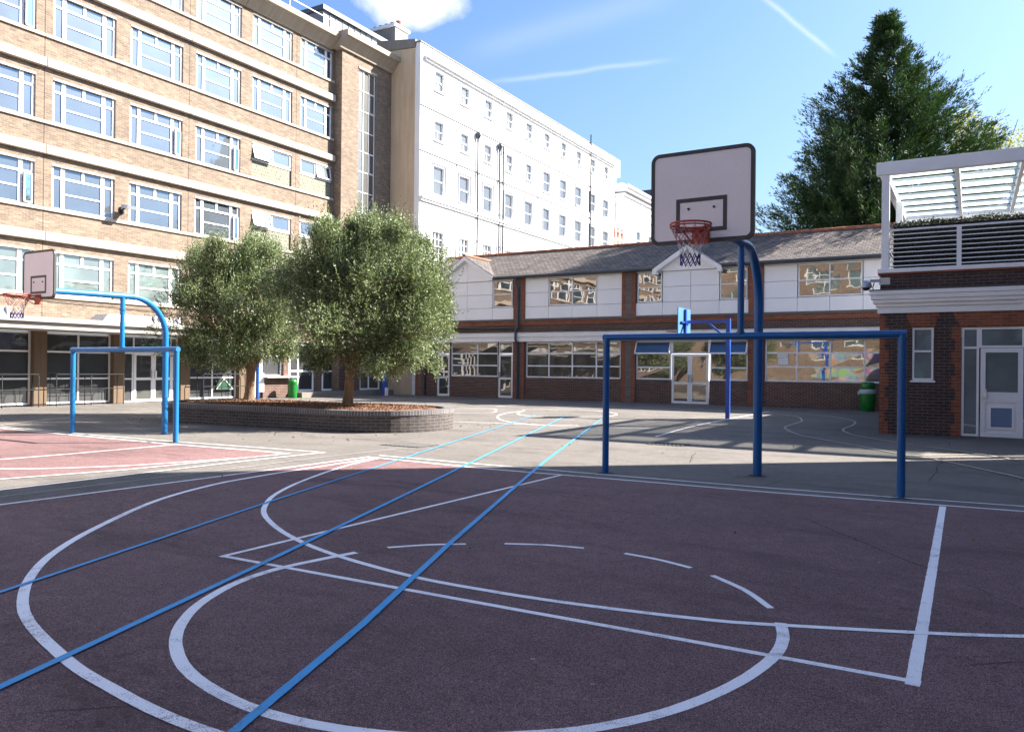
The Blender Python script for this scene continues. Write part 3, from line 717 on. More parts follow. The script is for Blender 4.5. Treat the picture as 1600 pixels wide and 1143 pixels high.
# ground floor: pebbledash columns, glazing, doors
cols = [-14.7, -11.75, -8.8, -5.85, -2.9, 0.05, 3.0, 5.95, 9.05, 12.02, 14.97, 17.90, 20.82, 23.80]
pc = None
for c in cols:
    if pc is None:
        k = MB(); k.box(-28.5, -28.05, c, c + .46, 0, 2.62); pc = k.build('column', 'pebble', bs, (-28.1, c, 0), bevel=0.02)
    else: copy_tree(pc, bs, (-28.1, c, 0))
Tg = TU(-28.3)
def glazing(T, a0, a1, z0, z1, xs, zs, fw, parent, pmat='glass_dark', name='window', fmat='upvc', skip=(), depth=.03, sash=()):
    f = MB(); p = MB(); tilt = 0.004
    X = [a0] + list(xs) + [a1]; Z = [z0] + list(zs) + [z1]
    f.tbox(T, a0, a1, -depth, depth, z0, z0 + fw); f.tbox(T, a0, a1, -depth, depth, z1 - fw, z1)
    f.tbox(T, a0, a0 + fw, -depth, depth, z0 + fw, z1 - fw); f.tbox(T, a1 - fw, a1, -depth, depth, z0 + fw, z1 - fw)
    for x in xs: f.tbox(T, x - fw / 2, x + fw / 2, -depth, depth + .003, z0 + fw, z1 - fw)
    for i in range(len(X) - 1):
        l = X[i] + (fw if i == 0 else fw / 2); r = X[i + 1] - (fw if i == len(X) - 2 else fw / 2)
        for z in zs: f.tbox(T, l, r, -depth, depth, z - fw / 2, z + fw / 2)
        for j in range(len(Z) - 1):
            b = Z[j] + (fw if j == 0 else fw / 2); t_ = Z[j + 1] - (fw if j == len(Z) - 2 else fw / 2)
            if (i, j) in skip: continue
            e1, e2 = random.uniform(-tilt, tilt), random.uniform(-tilt, tilt)
            p.mat(1 if (i, j) in sash else 0)
            p.quad(T(l, e1, b), T(r, -e1, b), T(r, e2, t_), T(l, -e2, t_))
    o = f.build(name, fmat, parent, T(a0, 0, z0))
    p.build('pane', [pmat, 'glass_deep'], o, WO[o]); return o
for i in range(len(cols)):
    a = cols[i] + .46; b = cols[i + 1] if i + 1 < len(cols) else 25.2
    if i == 11: continue
    glazing(Tg, a, b, 0.06, 2.60, [(a + b) / 2], [0.96, 1.92], 0.06, bs)
# door bay
a, b = 18.36, 20.82
glazing(Tg, a, a + .5, 0.02, 1.96, [], [0.93], 0.06, bs); glazing(Tg, a, b, 1.96, 2.60, [a + .5, 20.5], [], 0.06, bs)
glazing(Tg, 20.56, b, 0.02, 1.96, [], [0.93], 0.06, bs)
for a in (18.86, 19.71):
    o = glazing(TU(-28.27), a, a + .85, 0.03, 1.95, [], [0.93], 0.10, bs, name='door', pmat='glass_deep')
    h = MB(); hx = a + (.78 if a < 19 else .07); h.box(-28.235, -28.17, hx - .03, hx + .03, 0.95, 1.25); h.build('handle', 'upvc', o, WO[o])
k = MB(); k.box(-28.24, -28.22, 19.1, 19.85, 2.05, 2.28); k.build('exit_sign', 'green_sign', bs)
k = MB(); k.box(-28.24, -28.22, 22.95, 23.5, 1.98, 2.4); k.build('red_poster', 'poster_red', bs)
k = MB(); k.box(-28.24, -28.22, 22.75, 23.5, 0.40, 0.80); k.build('green_poster', 'green_sign', bs)
for (y1_, z1_, y2_, z2_) in ((22.7, .45, 23.1, .9), (23.1, .9, 23.6, .45), (22.7, .45, 23.6, .45), (22.7, 1.9, 23.1, 1.4), (23.6, 1.9, 23.1, 1.4)): k = MB(); k.bar((-28.2, y1_, z1_), (-28.2, y2_, z2_), .018); k.build('door_brace', 'upvc', bs)
# lower wall and doors under the stair tower, set on a plinth
for q in ((-28.5, -28.1, 25.2, 26.7, 0.0, 0.95), (-28.5, -28.1, 26.45, 26.72, 0.95, 2.6), (-28.5, -28.1, 28.45, 28.95, .25, 2.62), (-28.5, -28.05, 29.95, 30.6, .25, 2.62), (-28.5, -27.62, 30.6, 31.25, .25, 2.62), (-28.5, -27.62, 32.9, 33.5, .25, 2.62)):
    k = MB(); k.box(*q); k.build('ground_floor_wall', 'redbrick', bs)
k = MB(); k.box(-28.6, -27.62, 28.0, 29.655, 2.55, 2.64); k.box(-28.6, -28.35, 26.7, 33.5, 0.25, 2.62); k.build('recess_shade', 'black', bs)  # black slabs stand in for the shade inside the recess
k = MB(); k.box(-28.5, -27.2, 26.75, 33.5, 0.0, 0.25); k.build('plinth', 'plinth', bs)
k = MB(); k.box(-28.2, -27.75, 25.15, 27.1, .95, 1.01); k.build('ledge', 'fascia', bs)
glazing(TU(-28.3), 25.25, 26.45, 1.02, 2.6, [], [1.95], .06, bs)
glazing(TU(-28.06), 24.28, 24.75, .06, 2.58, [], [.96], .07, bs, name='door', pmat='glass_dark')
k = MB(); k.box(-28.1, -28.03, 24.78, 25.2, .3, 1.15); k.build('white_panel', 'upvc', bs)
for a, b in ((26.78, 28.42), ):
    glazing(TU(-28.15), a, b, .27, 2.55, [a + .6], [1.25], .09, bs, name='door', pmat='glass_dark')
glazing(TU(-28.12), 28.97, 29.93, .27, 2.6, [], [1.25], .09, bs, name='door', pmat='glass_dark')
glazing(TU(-27.7), 31.27, 32.88, .27, 2.6, [32.0], [1.25], .09, bs, name='door', pmat='glass_deep')
# floodlight on the pier between two windows
fl = empty('floodlight', (-28.1, 18.15, 7.35), 'small floodlight on a bracket fixed to the brick pier of the long building', 'floodlight')
k = MB(); k.box(-28.1, -28.02, 18.1, 18.24, 7.25, 7.5); k.bar((-28.02, 18.17, 7.4), (-27.72, 18.17, 7.48), .04); k.build('bracket', 'black', fl)
k = MB(); k.prism([(-27.85, 17.98, 7.43), (-27.45, 17.98, 7.36), (-27.42, 17.98, 7.48), (-27.82, 17.98, 7.56)], (0, .38, 0)); k.build('lamp_head', 'metal', fl)
k = MB(); k.tube([(-28.08, 14.0, 3.76), (-28.05, 16, 3.70), (-28.05, 18.3, 3.66), (-28.05, 21.3, 3.55), (-28.05, 24.6, 3.62)], .012, 6); tag(k.build('wall_cable', 'black'), 'thin black cable running along the yellow brick wall under the lowest upper windows', 'cable')

# black rail frames at the foot of the glazing
rail0 = None
def rails(a, b):
    t_ = empty('rail_frame', (-27.6, a, 0), None, 'rail', 'black rail frames in front of the ground-floor glazing')
    r = .016
    def hoop(u0, y):
        k = MB(); k.tube([(u0, y, 0), (u0, y, 1.05), (u0 - .06, y, 1.12), (u0 - .34, y, 1.12), (u0 - .40, y, 1.05), (u0 - .40, y, 0)], r, 8); k.build('hoop', 'black', t_)
    for y in (a, a + (b - a) / 2, b): hoop(-27.5, y)
    k = MB()
    for z in (1.12, .60): k.tube([(-27.5, a, z), (-27.5, b, z)], r, 8)
    k.tube([(-27.9, a, 1.12), (-27.9, b, 1.12)], r, 8)
    k.build('rail', 'black', t_); return t_
for (a, b), lb in (((12.5, 14.85), 'black rail frame in front of the leftmost ground-floor glazing at the picture edge'), ((15.45, 17.95), 'black rail frame seen through the light blue goal, left of the white double doors'),
                   ((21.5, 24.0), 'black rail frame under the olive trees, right of the white double doors')):
    rails(a, b)['label'] = lb

# ------------------------------------------------------------------ white rendered building
UW = -25.63
wb = empty('white_rendered_building', (-30, 46, 0), 'tall white rendered building with small sash windows and a beige end wall', 'building')
Tw = TU(UW); hs = []; wins = []
nW = 10
for i in range(nW):
    c = 35.33 + i * 2.556
    wins.append((c - .42, c + .42, 16.80, 17.86, 0)); 
    if i < 5: wins.append((c - .42, c + .42, 14.05, 15.12, 0))
    else: wins.append((c - .50, c + .50, 13.75, 15.15, 1))
    wins.append((c - .52, c + .52, 11.05, 12.62, 2) if i < 5 else (c - .5, c + .5, 11.05, 12.62, 1))
    wins.append((c - .50, c + .50, 7.45, 9.0, 3))
holes = [x[:4] for x in wins]
w = MB(); w.facade(Tw, 33.57, 59.97, 0, 18.95, holes, 0.22); w.quad((UW, 59.97, 0), (-40, 59.97, 0), (-40, 59.97, 18.95), (UW, 59.97, 18.95))
w.quad((UW, 33.57, 0), (-25.98, 33.57, 0), (-25.98, 33.57, 19.0), (UW, 33.57, 19.0)); w.quad((UW, 33.57, 18.95), (UW, 59.97, 18.95), (-40, 59.97, 18.95), (-40, 33.57, 18.95))
w.build('wall', 'white_render', wb)
w = MB(); w.prism([(-25.982, 33.56, 0), (-25.982, 33.56, 18.7), (-28.2, 33.56, 18.9), (-40, 33.56, 18.9), (-40, 33.56, 0)], (0, .3, 0)); w.build('end_wall', 'beige', wb)
w = MB(); w.prism([(-25.95, 33.50, 18.72), (-25.95, 33.50, 19.15), (-28.6, 33.50, 19.55), (-28.6, 33.50, 18.92)], (0, .4, 0)); w.build('end_coping', 'chim', wb)
w = MB(); w.box(UW - .02, UW + .26, 33.95, 59.98, 18.22, 18.40); w.box(UW - .02, UW + .14, 33.95, 59.97, 18.10, 18.218); w.build('cornice', 'white_render', wb)
w = MB(); w.box(UW - .3, UW + .05, 33.50, 60.0, 18.952, 19.02); w.build('coping', 'chim', wb)
w = MB()
for z in (15.60, 13.16): w.box(UW - .02, UW + .05, 33.6, 59.98, z, z + .05)
w.build('string_course', 'seam', wb)
w = MB(); w.box(UW - .02, UW + .20, 33.6, 59.98, 10.60, 10.72); w.box(UW - .02, UW + .12, 33.6, 59.98, 10.48, 10.598); w.build('ledge_course', 'fascia', wb)
protos = {}
for (a, b, z0, z1, st) in wins:
    key = (round(b - a, 2), round(z1 - z0, 2), st)
    if key in protos: copy_tree(protos[key], wb, (UW - .14, a, z0)); continue
    f = MB(); p = MB(); Tn = TU(UW - .14); fw = .05; zm = (z0 + z1) / 2
    f.tbox(Tn, a, b, -.04, .04, z0, z0 + .07); f.tbox(Tn, a, b, -.04, .04, z1 - fw, z1); f.tbox(Tn, a, a + fw, -.04, .04, z0, z1); f.tbox(Tn, b - fw, b, -.04, .04, z0, z1)
    f.tbox(Tn, a, b, -.03, .045, zm - .035, zm + .035)
    if st == 0: f.tbox(Tn, (a + b) / 2 - .015, (a + b) / 2 + .015, -.02, .02, z0, zm)
    if st == 3:
        for i in (1, 2): x = a + (b - a) * i / 3; f.tbox(Tn, x - .025, x + .025, -.03, .05, z0, z1)
        for q in (.25, .75): zz = z0 + (z1 - z0) * q; f.tbox(Tn, a, b, -.03, .05, zz - .025, zz + .025)
    ar = None
    if st in (1, 2):
        s_ = .13; ar = MB()
        for q in ((a - s_, a - s_ + .03, z0 - .1, z1 + s_), (b + s_ - .03, b + s_, z0 - .1, z1 + s_), (a - s_ + .03, b + s_ - .03, z1 + s_ - .03, z1 + s_)): ar.tbox(Tw, q[0], q[1], .0, .05, q[2], q[3])  # thin grey bars draw the shade line along the architrave edges
    f.tbox(Tw, a - .10, b + .10, -.1, .09, z0 - .09, z0 - .002)
    for c, e in ((z0 + .06, zm), (zm, z1 - .04)):
        p.quad(Tn(a + .04, .0, c), Tn(b - .04, .0, c), Tn(b - .04, .004, e), Tn(a + .04, .006, e))
    o = f.build('sash_window', 'white_trim', wb, Tn(a, 0, z0)); p.build('pane', 'glass_white', o, WO[o]); protos[key] = o
    if ar: ar.build('architrave', 'shade_outline', o, WO[o])
for y, zt, n_, hd in ((39.14, 15.5, 1, 1), (41.62, 15.45, 1, 1), (42.08, 15.45, 1, 0), (55.13, 19.6, 1, 0), (46.6, 9.4, 1, 0), (36.9, 8.9, 1, 0)):
    k = MB(); rad = .055 if hd or y == 42.08 else .04
    if y == 55.13: rad = .06
    if y < 38 or 46 < y < 47: rad = .03
    k.tube([(UW + .10, y, 0), (UW + .10, y, zt)], rad, 8)
    if hd: k.lathe((UW + .14, y, zt - .35), [(.06, 0), (.16, .18), (.17, .36), (.10, .36)], 10)
    for i in range(8): k.tube([(UW + .10, y, 1 + i * 2), (UW + .10, y, 1.08 + i * 2)], rad + .015, 8)
    k.build('drainpipe', 'gutter', wb)
ch = empty('chimney_stack', (-30.1, 36.2, 18.9), 'square grey rendered chimney stack with a row of red pots between the two tall buildings', 'chimney')
k = MB(); k.box(-31.2, -29.05, 35.6, 36.8, 18.0, 21.3); k.build('stack', 'chim', ch)
k = MB(); k.box(-31.3, -28.98, 35.5, 36.9, 21.302, 21.48); k.build('cap', 'fascia', ch)
for i in range(5):
    k = MB(); k.lathe((-31.0 + i * .43, 36.2, 21.48), [(.14, 0), (.12, .2), (.16, .3), (.16, .36), (.10, .36), (.09, .1)], 12); k.build('chimney_pot', 'pot', ch)

# second white building farther on
wf = empty('far_white_building', (-30, 70, 0), 'farther white rendered building with a deep moulded cornice, partly behind the near backboard', 'building')
UF = -26.45; Tf = TU(UF); fw_ = []
for i in range(6):
    c = 67.6 + i * 3.0
    for z0, z1 in ((12.5, 14.1), (8.9, 10.4)): fw_.append((c - .5, c + .5, z0, z1))
w = MB(); w.facade(Tf, 64, 90, 0, 16.7, fw_, .2); w.quad((UF, 64, 0), (-34, 64, 0), (-34, 64, 16.7), (UF, 64, 16.7)); w.box(-34, -26.6, 64.2, 90, 16.72, 17.9); w.box(-33, -27.2, 60.5, 64, 0, 18.6); w.box(-28.2, -27.25, 63.6, 65.0, 18.6, 20.1)
w.build('wall', 'white_render', wf)
w = MB()
for d, z0, z1 in ((.25, 16.4, 16.62), (.55, 16.75, 17.0), (.75, 17.0, 17.2)): w.box(-34, UF + d, 64 - d, 90, z0 + .3, z1 + .3)
w.box(-34, UF + .08, 63.9, 90, 16.1, 16.68); w.build('cornice', 'white_trim', wf)
w = MB()
for z in (15.2, 11.7): w.box(UF - .02, UF + .05, 63.9, 90, z, z + .07)
w.build('string_course', 'seam', wf)
proto = None
for a, b, z0, z1 in fw_:
    key = round(z1 - z0, 2)
    if proto and key in proto: copy_tree(proto[key], wf, (UF - .14, a, z0)); continue
    o = glazing(TU(UF - .14), a, b, z0, z1, [], [(z0 + z1) / 2], .08, wf, pmat='glass_sky', name='sash_window')
    proto = proto or {}; proto[key] = o
sl = empty('slate_roofed_building', (-34, 110, 0), 'distant grey slate roof with small finials behind the farther white building', 'building')
w = MB(); w.box(-60, -30, 100, 130, 0, 22.5); w.build('wall', 'white_render', sl)
w = MB(); w.prism([(-29.6, 99.6, 22.5), (-31.2, 99.6, 25.6), (-60, 99.6, 25.6), (-60, 99.6, 22.5)], (0, 31, 0)); w.build('roof', 'slate', sl)
for i in range(8):
    w = MB(); w.lathe((-31.3, 101 + i * 3.4, 25.6), [(.3, 0), (.3, .35), (.0, .5)], 8); w.build('finial', 'black', sl)
bc = empty('roof_balcony', (-26.6, 62.0, 9), 'small white railed balcony with terracotta planters between the two white buildings', 'balcony')
k = MB(); k.box(-27.2, -25.9, 61.2, 63.6, 12.35, 12.6); k.build('floor_slab', 'beige', bc)
k = MB()
for z in (13.2, 13.9): k.bar((-25.95, 61.2, z), (-25.95, 63.6, z), .05)
for y in (61.2, 62.0, 62.8, 63.6): k.bar((-25.95, y, 12.6), (-25.95, y, 13.9), .05); k.bar((-25.95, y, 8), (-25.95, y, 12.35), .06)
for z in (10.2, 11.0): k.bar((-25.95, 61.2, z), (-25.95, 63.6, z), .06)
for y in np.arange(61.4, 63.6, .25): k.bar((-25.95, y, 10.2), (-25.95, y, 11.0), .03)
k.build('railing', 'white_trim', bc)
k = MB(); k.box(-26.6, -26.1, 61.9, 63.3, 12.6, 13.5); k.build('planter_box', 'pot', bc)

# ------------------------------------------------------------------ two-storey wing straight ahead
VW = 33.4
wg = empty('two_storey_wing', (-12, 36, 0), 'long low wing with white panels above dark red brick under a brown tiled roof', 'building')
Tv = TV(VW)
upW = [(-17.62, -15.11), (-20.80, -19.66), (-13.10, -11.93), (-9.35, -8.17), (-6.15, -3.72), (-24.5, -23.4)]
pil = [(-25.6, -25.0), (-19.57, -18.93), (-13.83, -13.16), (-8.12, -7.50), (-1.95, -1.3)]
gfW = [(-18.88, -13.88, 4), (-24.9, -24.12, 0), (-23.35, -20.48, 3), (-13.14, -11.50, 1), (-9.76, -8.14, 1), (-7.44, -1.97, 5)]
holes = [(-18.88, -13.88, 1.05, 2.80), (-23.35, -20.48, 1.05, 2.80), (-13.14, -8.14, 1.05, 2.80), (-7.44, -1.97, 1.05, 2.80), (-20.46, -19.60, 0.0, 2.80), (-11.49, -9.77, 0, 1.05), (-24.22, -23.42, 0, 2.8)]
w = MB(); w.facade(Tv, -25.6, 6.0, 0, 3.62, holes, 0.18); w.build('brick_wall', 'redbrick', wg)
w = MB(); w.tbox(Tv, -25.6, 6, -.02, .035, 3.60, 3.82); w.build('soldier_course', 'orange', wg)
w = MB(); w.tbox(Tv, -25.6, 6, -.02, .07, 3.822, 3.92); w.build('sill_band', 'greyband', wg)
w = MB(); w.tbox(Tv, -25.6, 5, .0, .30, 3.24, 3.30); w.mat(1); w.tbox(Tv, -25.6, 5, .0, .26, 3.03, 3.238); w.tbox(Tv, -25.6, 5, .0, .20, 2.80, 3.028); w.build('fascia', ['gutter', 'fascia'], wg)
# pilasters: orange edges with grey bricks in the middle
for a, b in pil:
    w = MB(); w.tbox(Tv, a, a + .20, 0, .06, 3.922, 5.98); w.tbox(Tv, b - .20, b, 0, .06, 3.922, 5.98); w.tbox(Tv, a, a + .20, 0, .06, 0, 2.799); w.tbox(Tv, b - .20, b, 0, .06, 0, 2.799)
    w.mat(1); w.tbox(Tv, a + .201, b - .201, 0, .055, 3.922, 5.98); w.tbox(Tv, a + .201, b - .201, 0, .055, 0, 2.799)
    w.build('pilaster', ['orange', 'greybrick'], wg)
# white panels with real joints over a dark backing
w = MB(); w.tbox(Tv, -25.0, 5, -.20, -.10, 3.92, 6.0)
w.build('panel_backing', 'seam', wg)
J = .008
segs = [(-25.0, -19.57), (-18.93, -13.83), (-13.16, -8.12), (-7.50, -1.95)]
def panels(a0, a1, xs, top=5.98):
    X = [a0] + xs + [a1]; Z = [3.925, 4.52, 5.17, 5.86 if top > 5.9 else top, top]
    Z = [3.925, 4.50, 5.18, 5.86, 5.98]; w = MB()
    for i in range(len(X) - 1):
        for j in range(4):
            x0, x1, z0, z1 = X[i] + J, X[i + 1] - J, Z[j] + J, Z[j + 1] - (J if j < 3 else 0)
            cx, cz = (x0 + x1) / 2, (z0 + z1) / 2
            if any(q[0] < cx < q[1] and 4.52 < cz < 5.86 for q in upW): continue
            w.tbox(Tv, x0, x1, -.10, .0, z0, z1)
    w.build('wall_panel', 'panel', wg)
panels(-25.0, -19.57, [-24.5, -23.4, -22.36, -20.82]); panels(-18.93, -13.83, [-17.64, -16.36, -15.09]); panels(-13.16, -8.12, [-11.90, -10.63, -9.37]); panels(-7.5, -1.95, [-6.17, -4.93, -3.70])
for a, b in upW:
    n_ = [(a + b) / 2] if b - a > 2 else []
    glazing(TV(VW + .05), a + .01, b - .01, 4.52, 5.85, n_, [5.18], .05, wg, pmat='glass_wing')
# lower windows
o = glazing(TV(VW + .10), -18.88, -13.88, 1.05, 2.80, [-17.62, -16.37, -15.12], [1.62, 2.22], .065, wg, pmat='glass_deep')
glazing(TV(VW + .10), -23.35, -20.48, 1.05, 2.80, [-21.72], [1.62, 2.22], .065, wg, pmat='glass_deep')
glazing(TV(VW + .10), -7.44, -1.97, 1.05, 2.80, [-6.17, -4.90, -3.63], [1.66, 2.24], .065, wg, pmat='glass_wing')
for a, b in ((-13.14, -11.50), (-9.76, -8.14)):
    o = glazing(TV(VW + .10), a, b, 1.05, 2.80, [], [1.60, 2.22], .065, wg, pmat='glass_wing', skip=((0, 2),))
    # blue top light hung open
    f = MB(); S = lambda x, s_: (x, VW + .06 - .26 * (1 - s_), 2.20 + .56 * s_)
    for x0, x1, s0, s1 in ((a + .0, b, 0, .1), (a, b, .92, 1), (a, a + .05, 0, 1), (b - .05, b, 0, 1)): f.prism([S(x0, s0), S(x1, s0), S(x1, s1), S(x0, s1)], (0, -.035, 0))
    q = f.build('top_light', 'upvc', o, WO[o])
    f = MB(); f.quad(S(a + .04, .07), S(b - .04, .07), S(b - .04, .95), S(a + .04, .95)); 
    q2 = f.build('blue_pane', 'glass_blue', o, WO[o])
# entrance doors in the middle
glazing(TV(VW + .08), -11.48, -9.78, 2.20, 2.80, [], [], .07, wg, pmat='glass_wing', name='transom_light')
for i, a in enumerate((-11.46, -10.63)):
    o = glazing(TV(VW + .06), a, a + .82, 0.03, 2.19, [], [0.92], .10, wg, pmat='glass_wing', name='door')
    h = MB(); hx = a + (.76 if i == 0 else .06); h.box(hx - .02, hx + .02, VW - .04, VW + .03, .95, 1.3); h.build('handle', 'metal', o, WO[o])
for a, b, hs_ in ((-20.45, -19.61, 0), (-24.21, -23.43, 0)):
    glazing(TV(VW + .08), a, b, 2.20, 2.80, [], [], .07, wg, pmat='glass_deep', name='transom_light')
    o = glazing(TV(VW + .06), a, b, 0.03, 2.19, [], [0.98], .10, wg, pmat='glass_deep', name='door')
    h = MB(); h.box(a + .05, a + .09, VW - .04, VW + .03, 1.0, 1.3); h.build('handle', 'metal', o, WO[o])
for x, z in ((-6.95, 2.05), ):
    k = MB(); k.box(x, x + .42, VW + .05, VW + .062, z, z + .22); k.box(x + .05, x + .45, VW + .05, VW + .064, z - .30, z - .02); k.build('notice', 'white_sign', wg)
# roof
EZ, RZ, RV = 6.02, 7.64, 36.3
EV = VW - .32
rf = MB(); nrm = Vector((0, -(RZ - EZ), RV - EV)).normalized()
sl_len = math.hypot(RV - EV, RZ - EZ)
SLP = (RZ - EZ) / (RV - EV); vz = lambda z: EV + (z - EZ) / SLP
GB = [(-22.30, 1.60, 6.14, 7.15), (-10.72, 1.46, 6.0, 6.92)]; edge = -25.95
for c_, hw_, ze_, za_ in GB + [(7.4, 1.2, 0, 0)]:
    for z_, y2, z2 in ((EZ, RV, RZ), (EZ - .06, VW + .2, EZ - .06)): rf.quad((edge, EV, z_), (c_ - hw_, EV, z_), (c_ - hw_, y2, z2), (edge, y2, z2))
    if za_: rf.add([(c_ - hw_, vz(ze_), ze_), (c_, vz(za_), za_), (c_ + hw_, vz(ze_), ze_), (c_ + hw_, RV, RZ), (c_, RV, RZ), (c_ - hw_, RV, RZ)], [(0, 1, 4, 5), (1, 2, 3, 4)])
    edge = c_ + hw_
rf.quad((-25.95, RV, RZ), (6.2, RV, RZ), (6.2, RV + 3.3, EZ), (-25.95, RV + 3.3, EZ)); 
ro = rf.build('roof', 'tiles', wg)
rid = MB(); 
for i in range(72): rid.tube([(-25.95 + i * .45, RV, RZ + .0), (-25.95 + i * .45 + .43, RV, RZ + .01)], .10 if i % 1 == 0 else .1, 8)
rid.build('ridge_tiles', 'ridge', ro, WO[ro])
for x0_, x1_ in ((-25.9, -24.02), (-20.58, -12.28), (-9.16, 6.0)):
    gt = MB(); gt.tube([(x0_, EV - .05, EZ - .05), (x1_, EV - .05, EZ - .05)], .075, 10)
    for i in range(int((x1_ - x0_) / .8)): gt.tube([(x0_ + .3 + i * .8, EV - .135, EZ - .10), (x0_ + .3 + i * .8, EV - .135, EZ + .02)], .012, 6)
    gt.tbox(TV(VW), x0_, x1_, .02, .27, EZ - .12, EZ - .065); gt.build('gutter', 'gutter', wg)
# gables
def gable(c, hw, ze, za):
    gm = MB(); f0 = VW - .03
    # wall panels of the gable, split by joints
    n = 2
    Zs = [(3.925, 4.50), (4.50, 5.18), (5.18, 5.86)]
    top = lambda x: za - .16 - (za - ze) * abs(x - c) / hw
    for x0, x1 in ((c - hw + .28, c - J), (c + J, c + hw - .28)):
        gm.prism([(x0, f0, 5.87), (x1, f0, 5.87), (x1, f0, top(x1)), (x0, f0, top(x0))], (0, -.05, 0))
    o = gm.build('gable', 'panel', wg)
    b = MB()
    for s_ in (-1, 1):
        b.prism([(c, f0 - .05, za), (c + s_ * (hw + .08), f0 - .05, ze - .06), (c + s_ * (hw + .08), f0 - .05, ze - .30), (c + s_ * (hw - .12), f0 - .05, ze - .30), (c + s_ * (hw - .12), f0 - .05, ze - .155), (c, f0 - .05, za - .21)], (0, -.30, 0))
    b.build('barge_board', 'white_trim', o, WO[o])
    r = MB(); back = VW + (za - EZ) / ((RZ - EZ) / (RV - EV)) - .2
    for s_ in (-1, 1):
        vback = EV + (ze - EZ) / ((RZ - EZ) / (RV - EV))
        r.add([(c, EV - .06, za + .03), (c + s_ * (hw + .12), EV - .06, ze - .05), (c + s_ * (hw + .12), VW + .1, ze - .05), (c, back + .1, za + .03)], [(0, 1, 2, 3)])
    r.build('gable_roof', 'tiles', o, WO[o])
    r = MB(); r.tube([(c, EV - .08, za + .06), (c, back + .1, za + .06)], .07, 8); r.build('ridge_tiles', 'ridge', o, WO[o])
for q in GB: gable(*q)
k = MB(); k.tube([(-19.35, VW - .30, EZ - .1), (-19.35, VW - .30, 5.7), (-19.28, VW - .13, 5.4), (-19.28, VW - .13, 3.5), (-19.28, VW - .33, 3.36), (-19.28, VW - .33, 2.9), (-19.28, VW - .12, 2.6), (-19.28, VW - .12, 0.0)], .062, 10)
for z in (5.0, 4.0, 3.33, 2.0, 1.0): k.tube([(-19.28, VW - .13 if z != 3.33 else VW - .33, z), (-19.28, VW - .13 if z != 3.33 else VW - .33, z + .08)], .078, 10)
k.tube([(-19.3, VW - .10, 3.47), (-25.2, VW - .10, 3.60)], .05, 8)
k.build('drainpipe', 'gutter', wg)
k = MB(); k.tube([(-24.98, VW - .12, 3.2), (-24.98, VW - .12, 0)], .06, 10); k.build('drainpipe', 'gutter', wg)
bp = MB(); bp.tube([(-26.6, 32.0, 0), (-26.6, 32.0, 2.7)], .13, 14); bp.tube([(-26.6, 32.0, 0), (-26.6, 32.0, .03)], .2, 14)
tag(bp.build('blue_post', 'royal', None, (-26.6, 32, 0)), 'thick dark blue post by the brick corner, behind the right-hand olive trunk', 'post', 'blue posts at the back of the playground')
bp = MB(); bp.tube([(-26.6, 23.55, 0), (-26.6, 23.55, 2.8)], .075, 14); bp.tube([(-26.6, 23.55, 0), (-26.6, 23.55, .03)], .13, 14)
tag(bp.build('blue_post', 'royal', None, (-26.6, 23.55, 0)), 'slim bright blue post just right of the left-hand olive trunk', 'post', 'blue posts at the back of the playground')
k = MB(); k.box(-26.35, -26.22, 31.75, 31.88, 0, .42); tag(k.build('bollard', 'upvc', None, (-26.3, 31.8, 0)), 'short white stub post beside the thick dark blue post', 'bollard')

# ------------------------------------------------------------------ annexe with the roof terrace (right)
VA, UA = 21.04, -1.95
an = empty('brick_annexe', (2, 27, 0), 'dark sooty brick building on the right with orange quoins and a white cornice', 'building')
Ta = TV(VA)
holes = [(-1.25, -.78, 1.30, 2.57), (-.22, 1.95, 0, 2.56)]
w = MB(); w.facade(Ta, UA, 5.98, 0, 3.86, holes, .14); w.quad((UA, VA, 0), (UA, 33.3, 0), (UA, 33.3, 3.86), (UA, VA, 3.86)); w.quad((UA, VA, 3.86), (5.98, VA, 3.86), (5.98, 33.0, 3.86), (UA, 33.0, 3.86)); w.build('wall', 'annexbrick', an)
w = MB(); 
for i in range(6):
    e = .20 if i % 2 else .12
for i in range(10): w.tbox(Ta, UA - .004, UA + (.20 if i % 2 == 0 else .12), -.1, .006, i * .288, i * .288 + .2885)
w.build('quoin', 'orange', an); w = MB()
for i in range(9): w.tbox(Ta, -.42 if i % 2 == 0 else -.34, -.22, -.1, .006, i * .285, i * .285 + .2855)
w.build('quoin', 'orange', an)
w = MB(); w.prism([(-1.27, VA - .008, 2.58), (-.76, VA - .008, 2.58), (-.66, VA - .008, 2.92), (-1.38, VA - .008, 2.92)], (0, .05, 0)); w.prism([(-.24, VA - .008, 2.565), (2.0, VA - .008, 2.565), (2.15, VA - .008, 2.92), (-.40, VA - .008, 2.92)], (0, .05, 0))
w.build('brick_arch', 'orange', an)
w = MB(); w.mat(0)
for d, z0, z1 in ((.05, 2.92, 3.07), (.09, 3.073, 3.16), (.15, 3.163, 3.25), (.19, 3.253, 3.36), (.22, 3.363, 3.46)): w.box(UA - d, 5.98, VA - d, VA + .05, z0, z1); w.box(UA - d, UA + .05, VA + .051, 33.0, z0, z1)
w.mat(1); w.box(UA - .23, 5.98, VA - .23, VA + .05, 3.463, 3.49)
w.build('cornice', ['white_trim', 'gutter'], an, bevel=.006)
w = MB(); w.box(UA - .05, 5.98, VA - .05, VA + .3, 3.862, 3.90); w.build('coping', 'pot', an)
glazing(TV(VA + .06), -1.24, -.79, 1.31, 2.56, [], [2.0], .045, an, pmat='glass_frost')
k = MB(); k.box(-1.28, -.75, VA - .03, VA + .05, 1.26, 1.305); k.build('window_sill', 'white_trim', an)
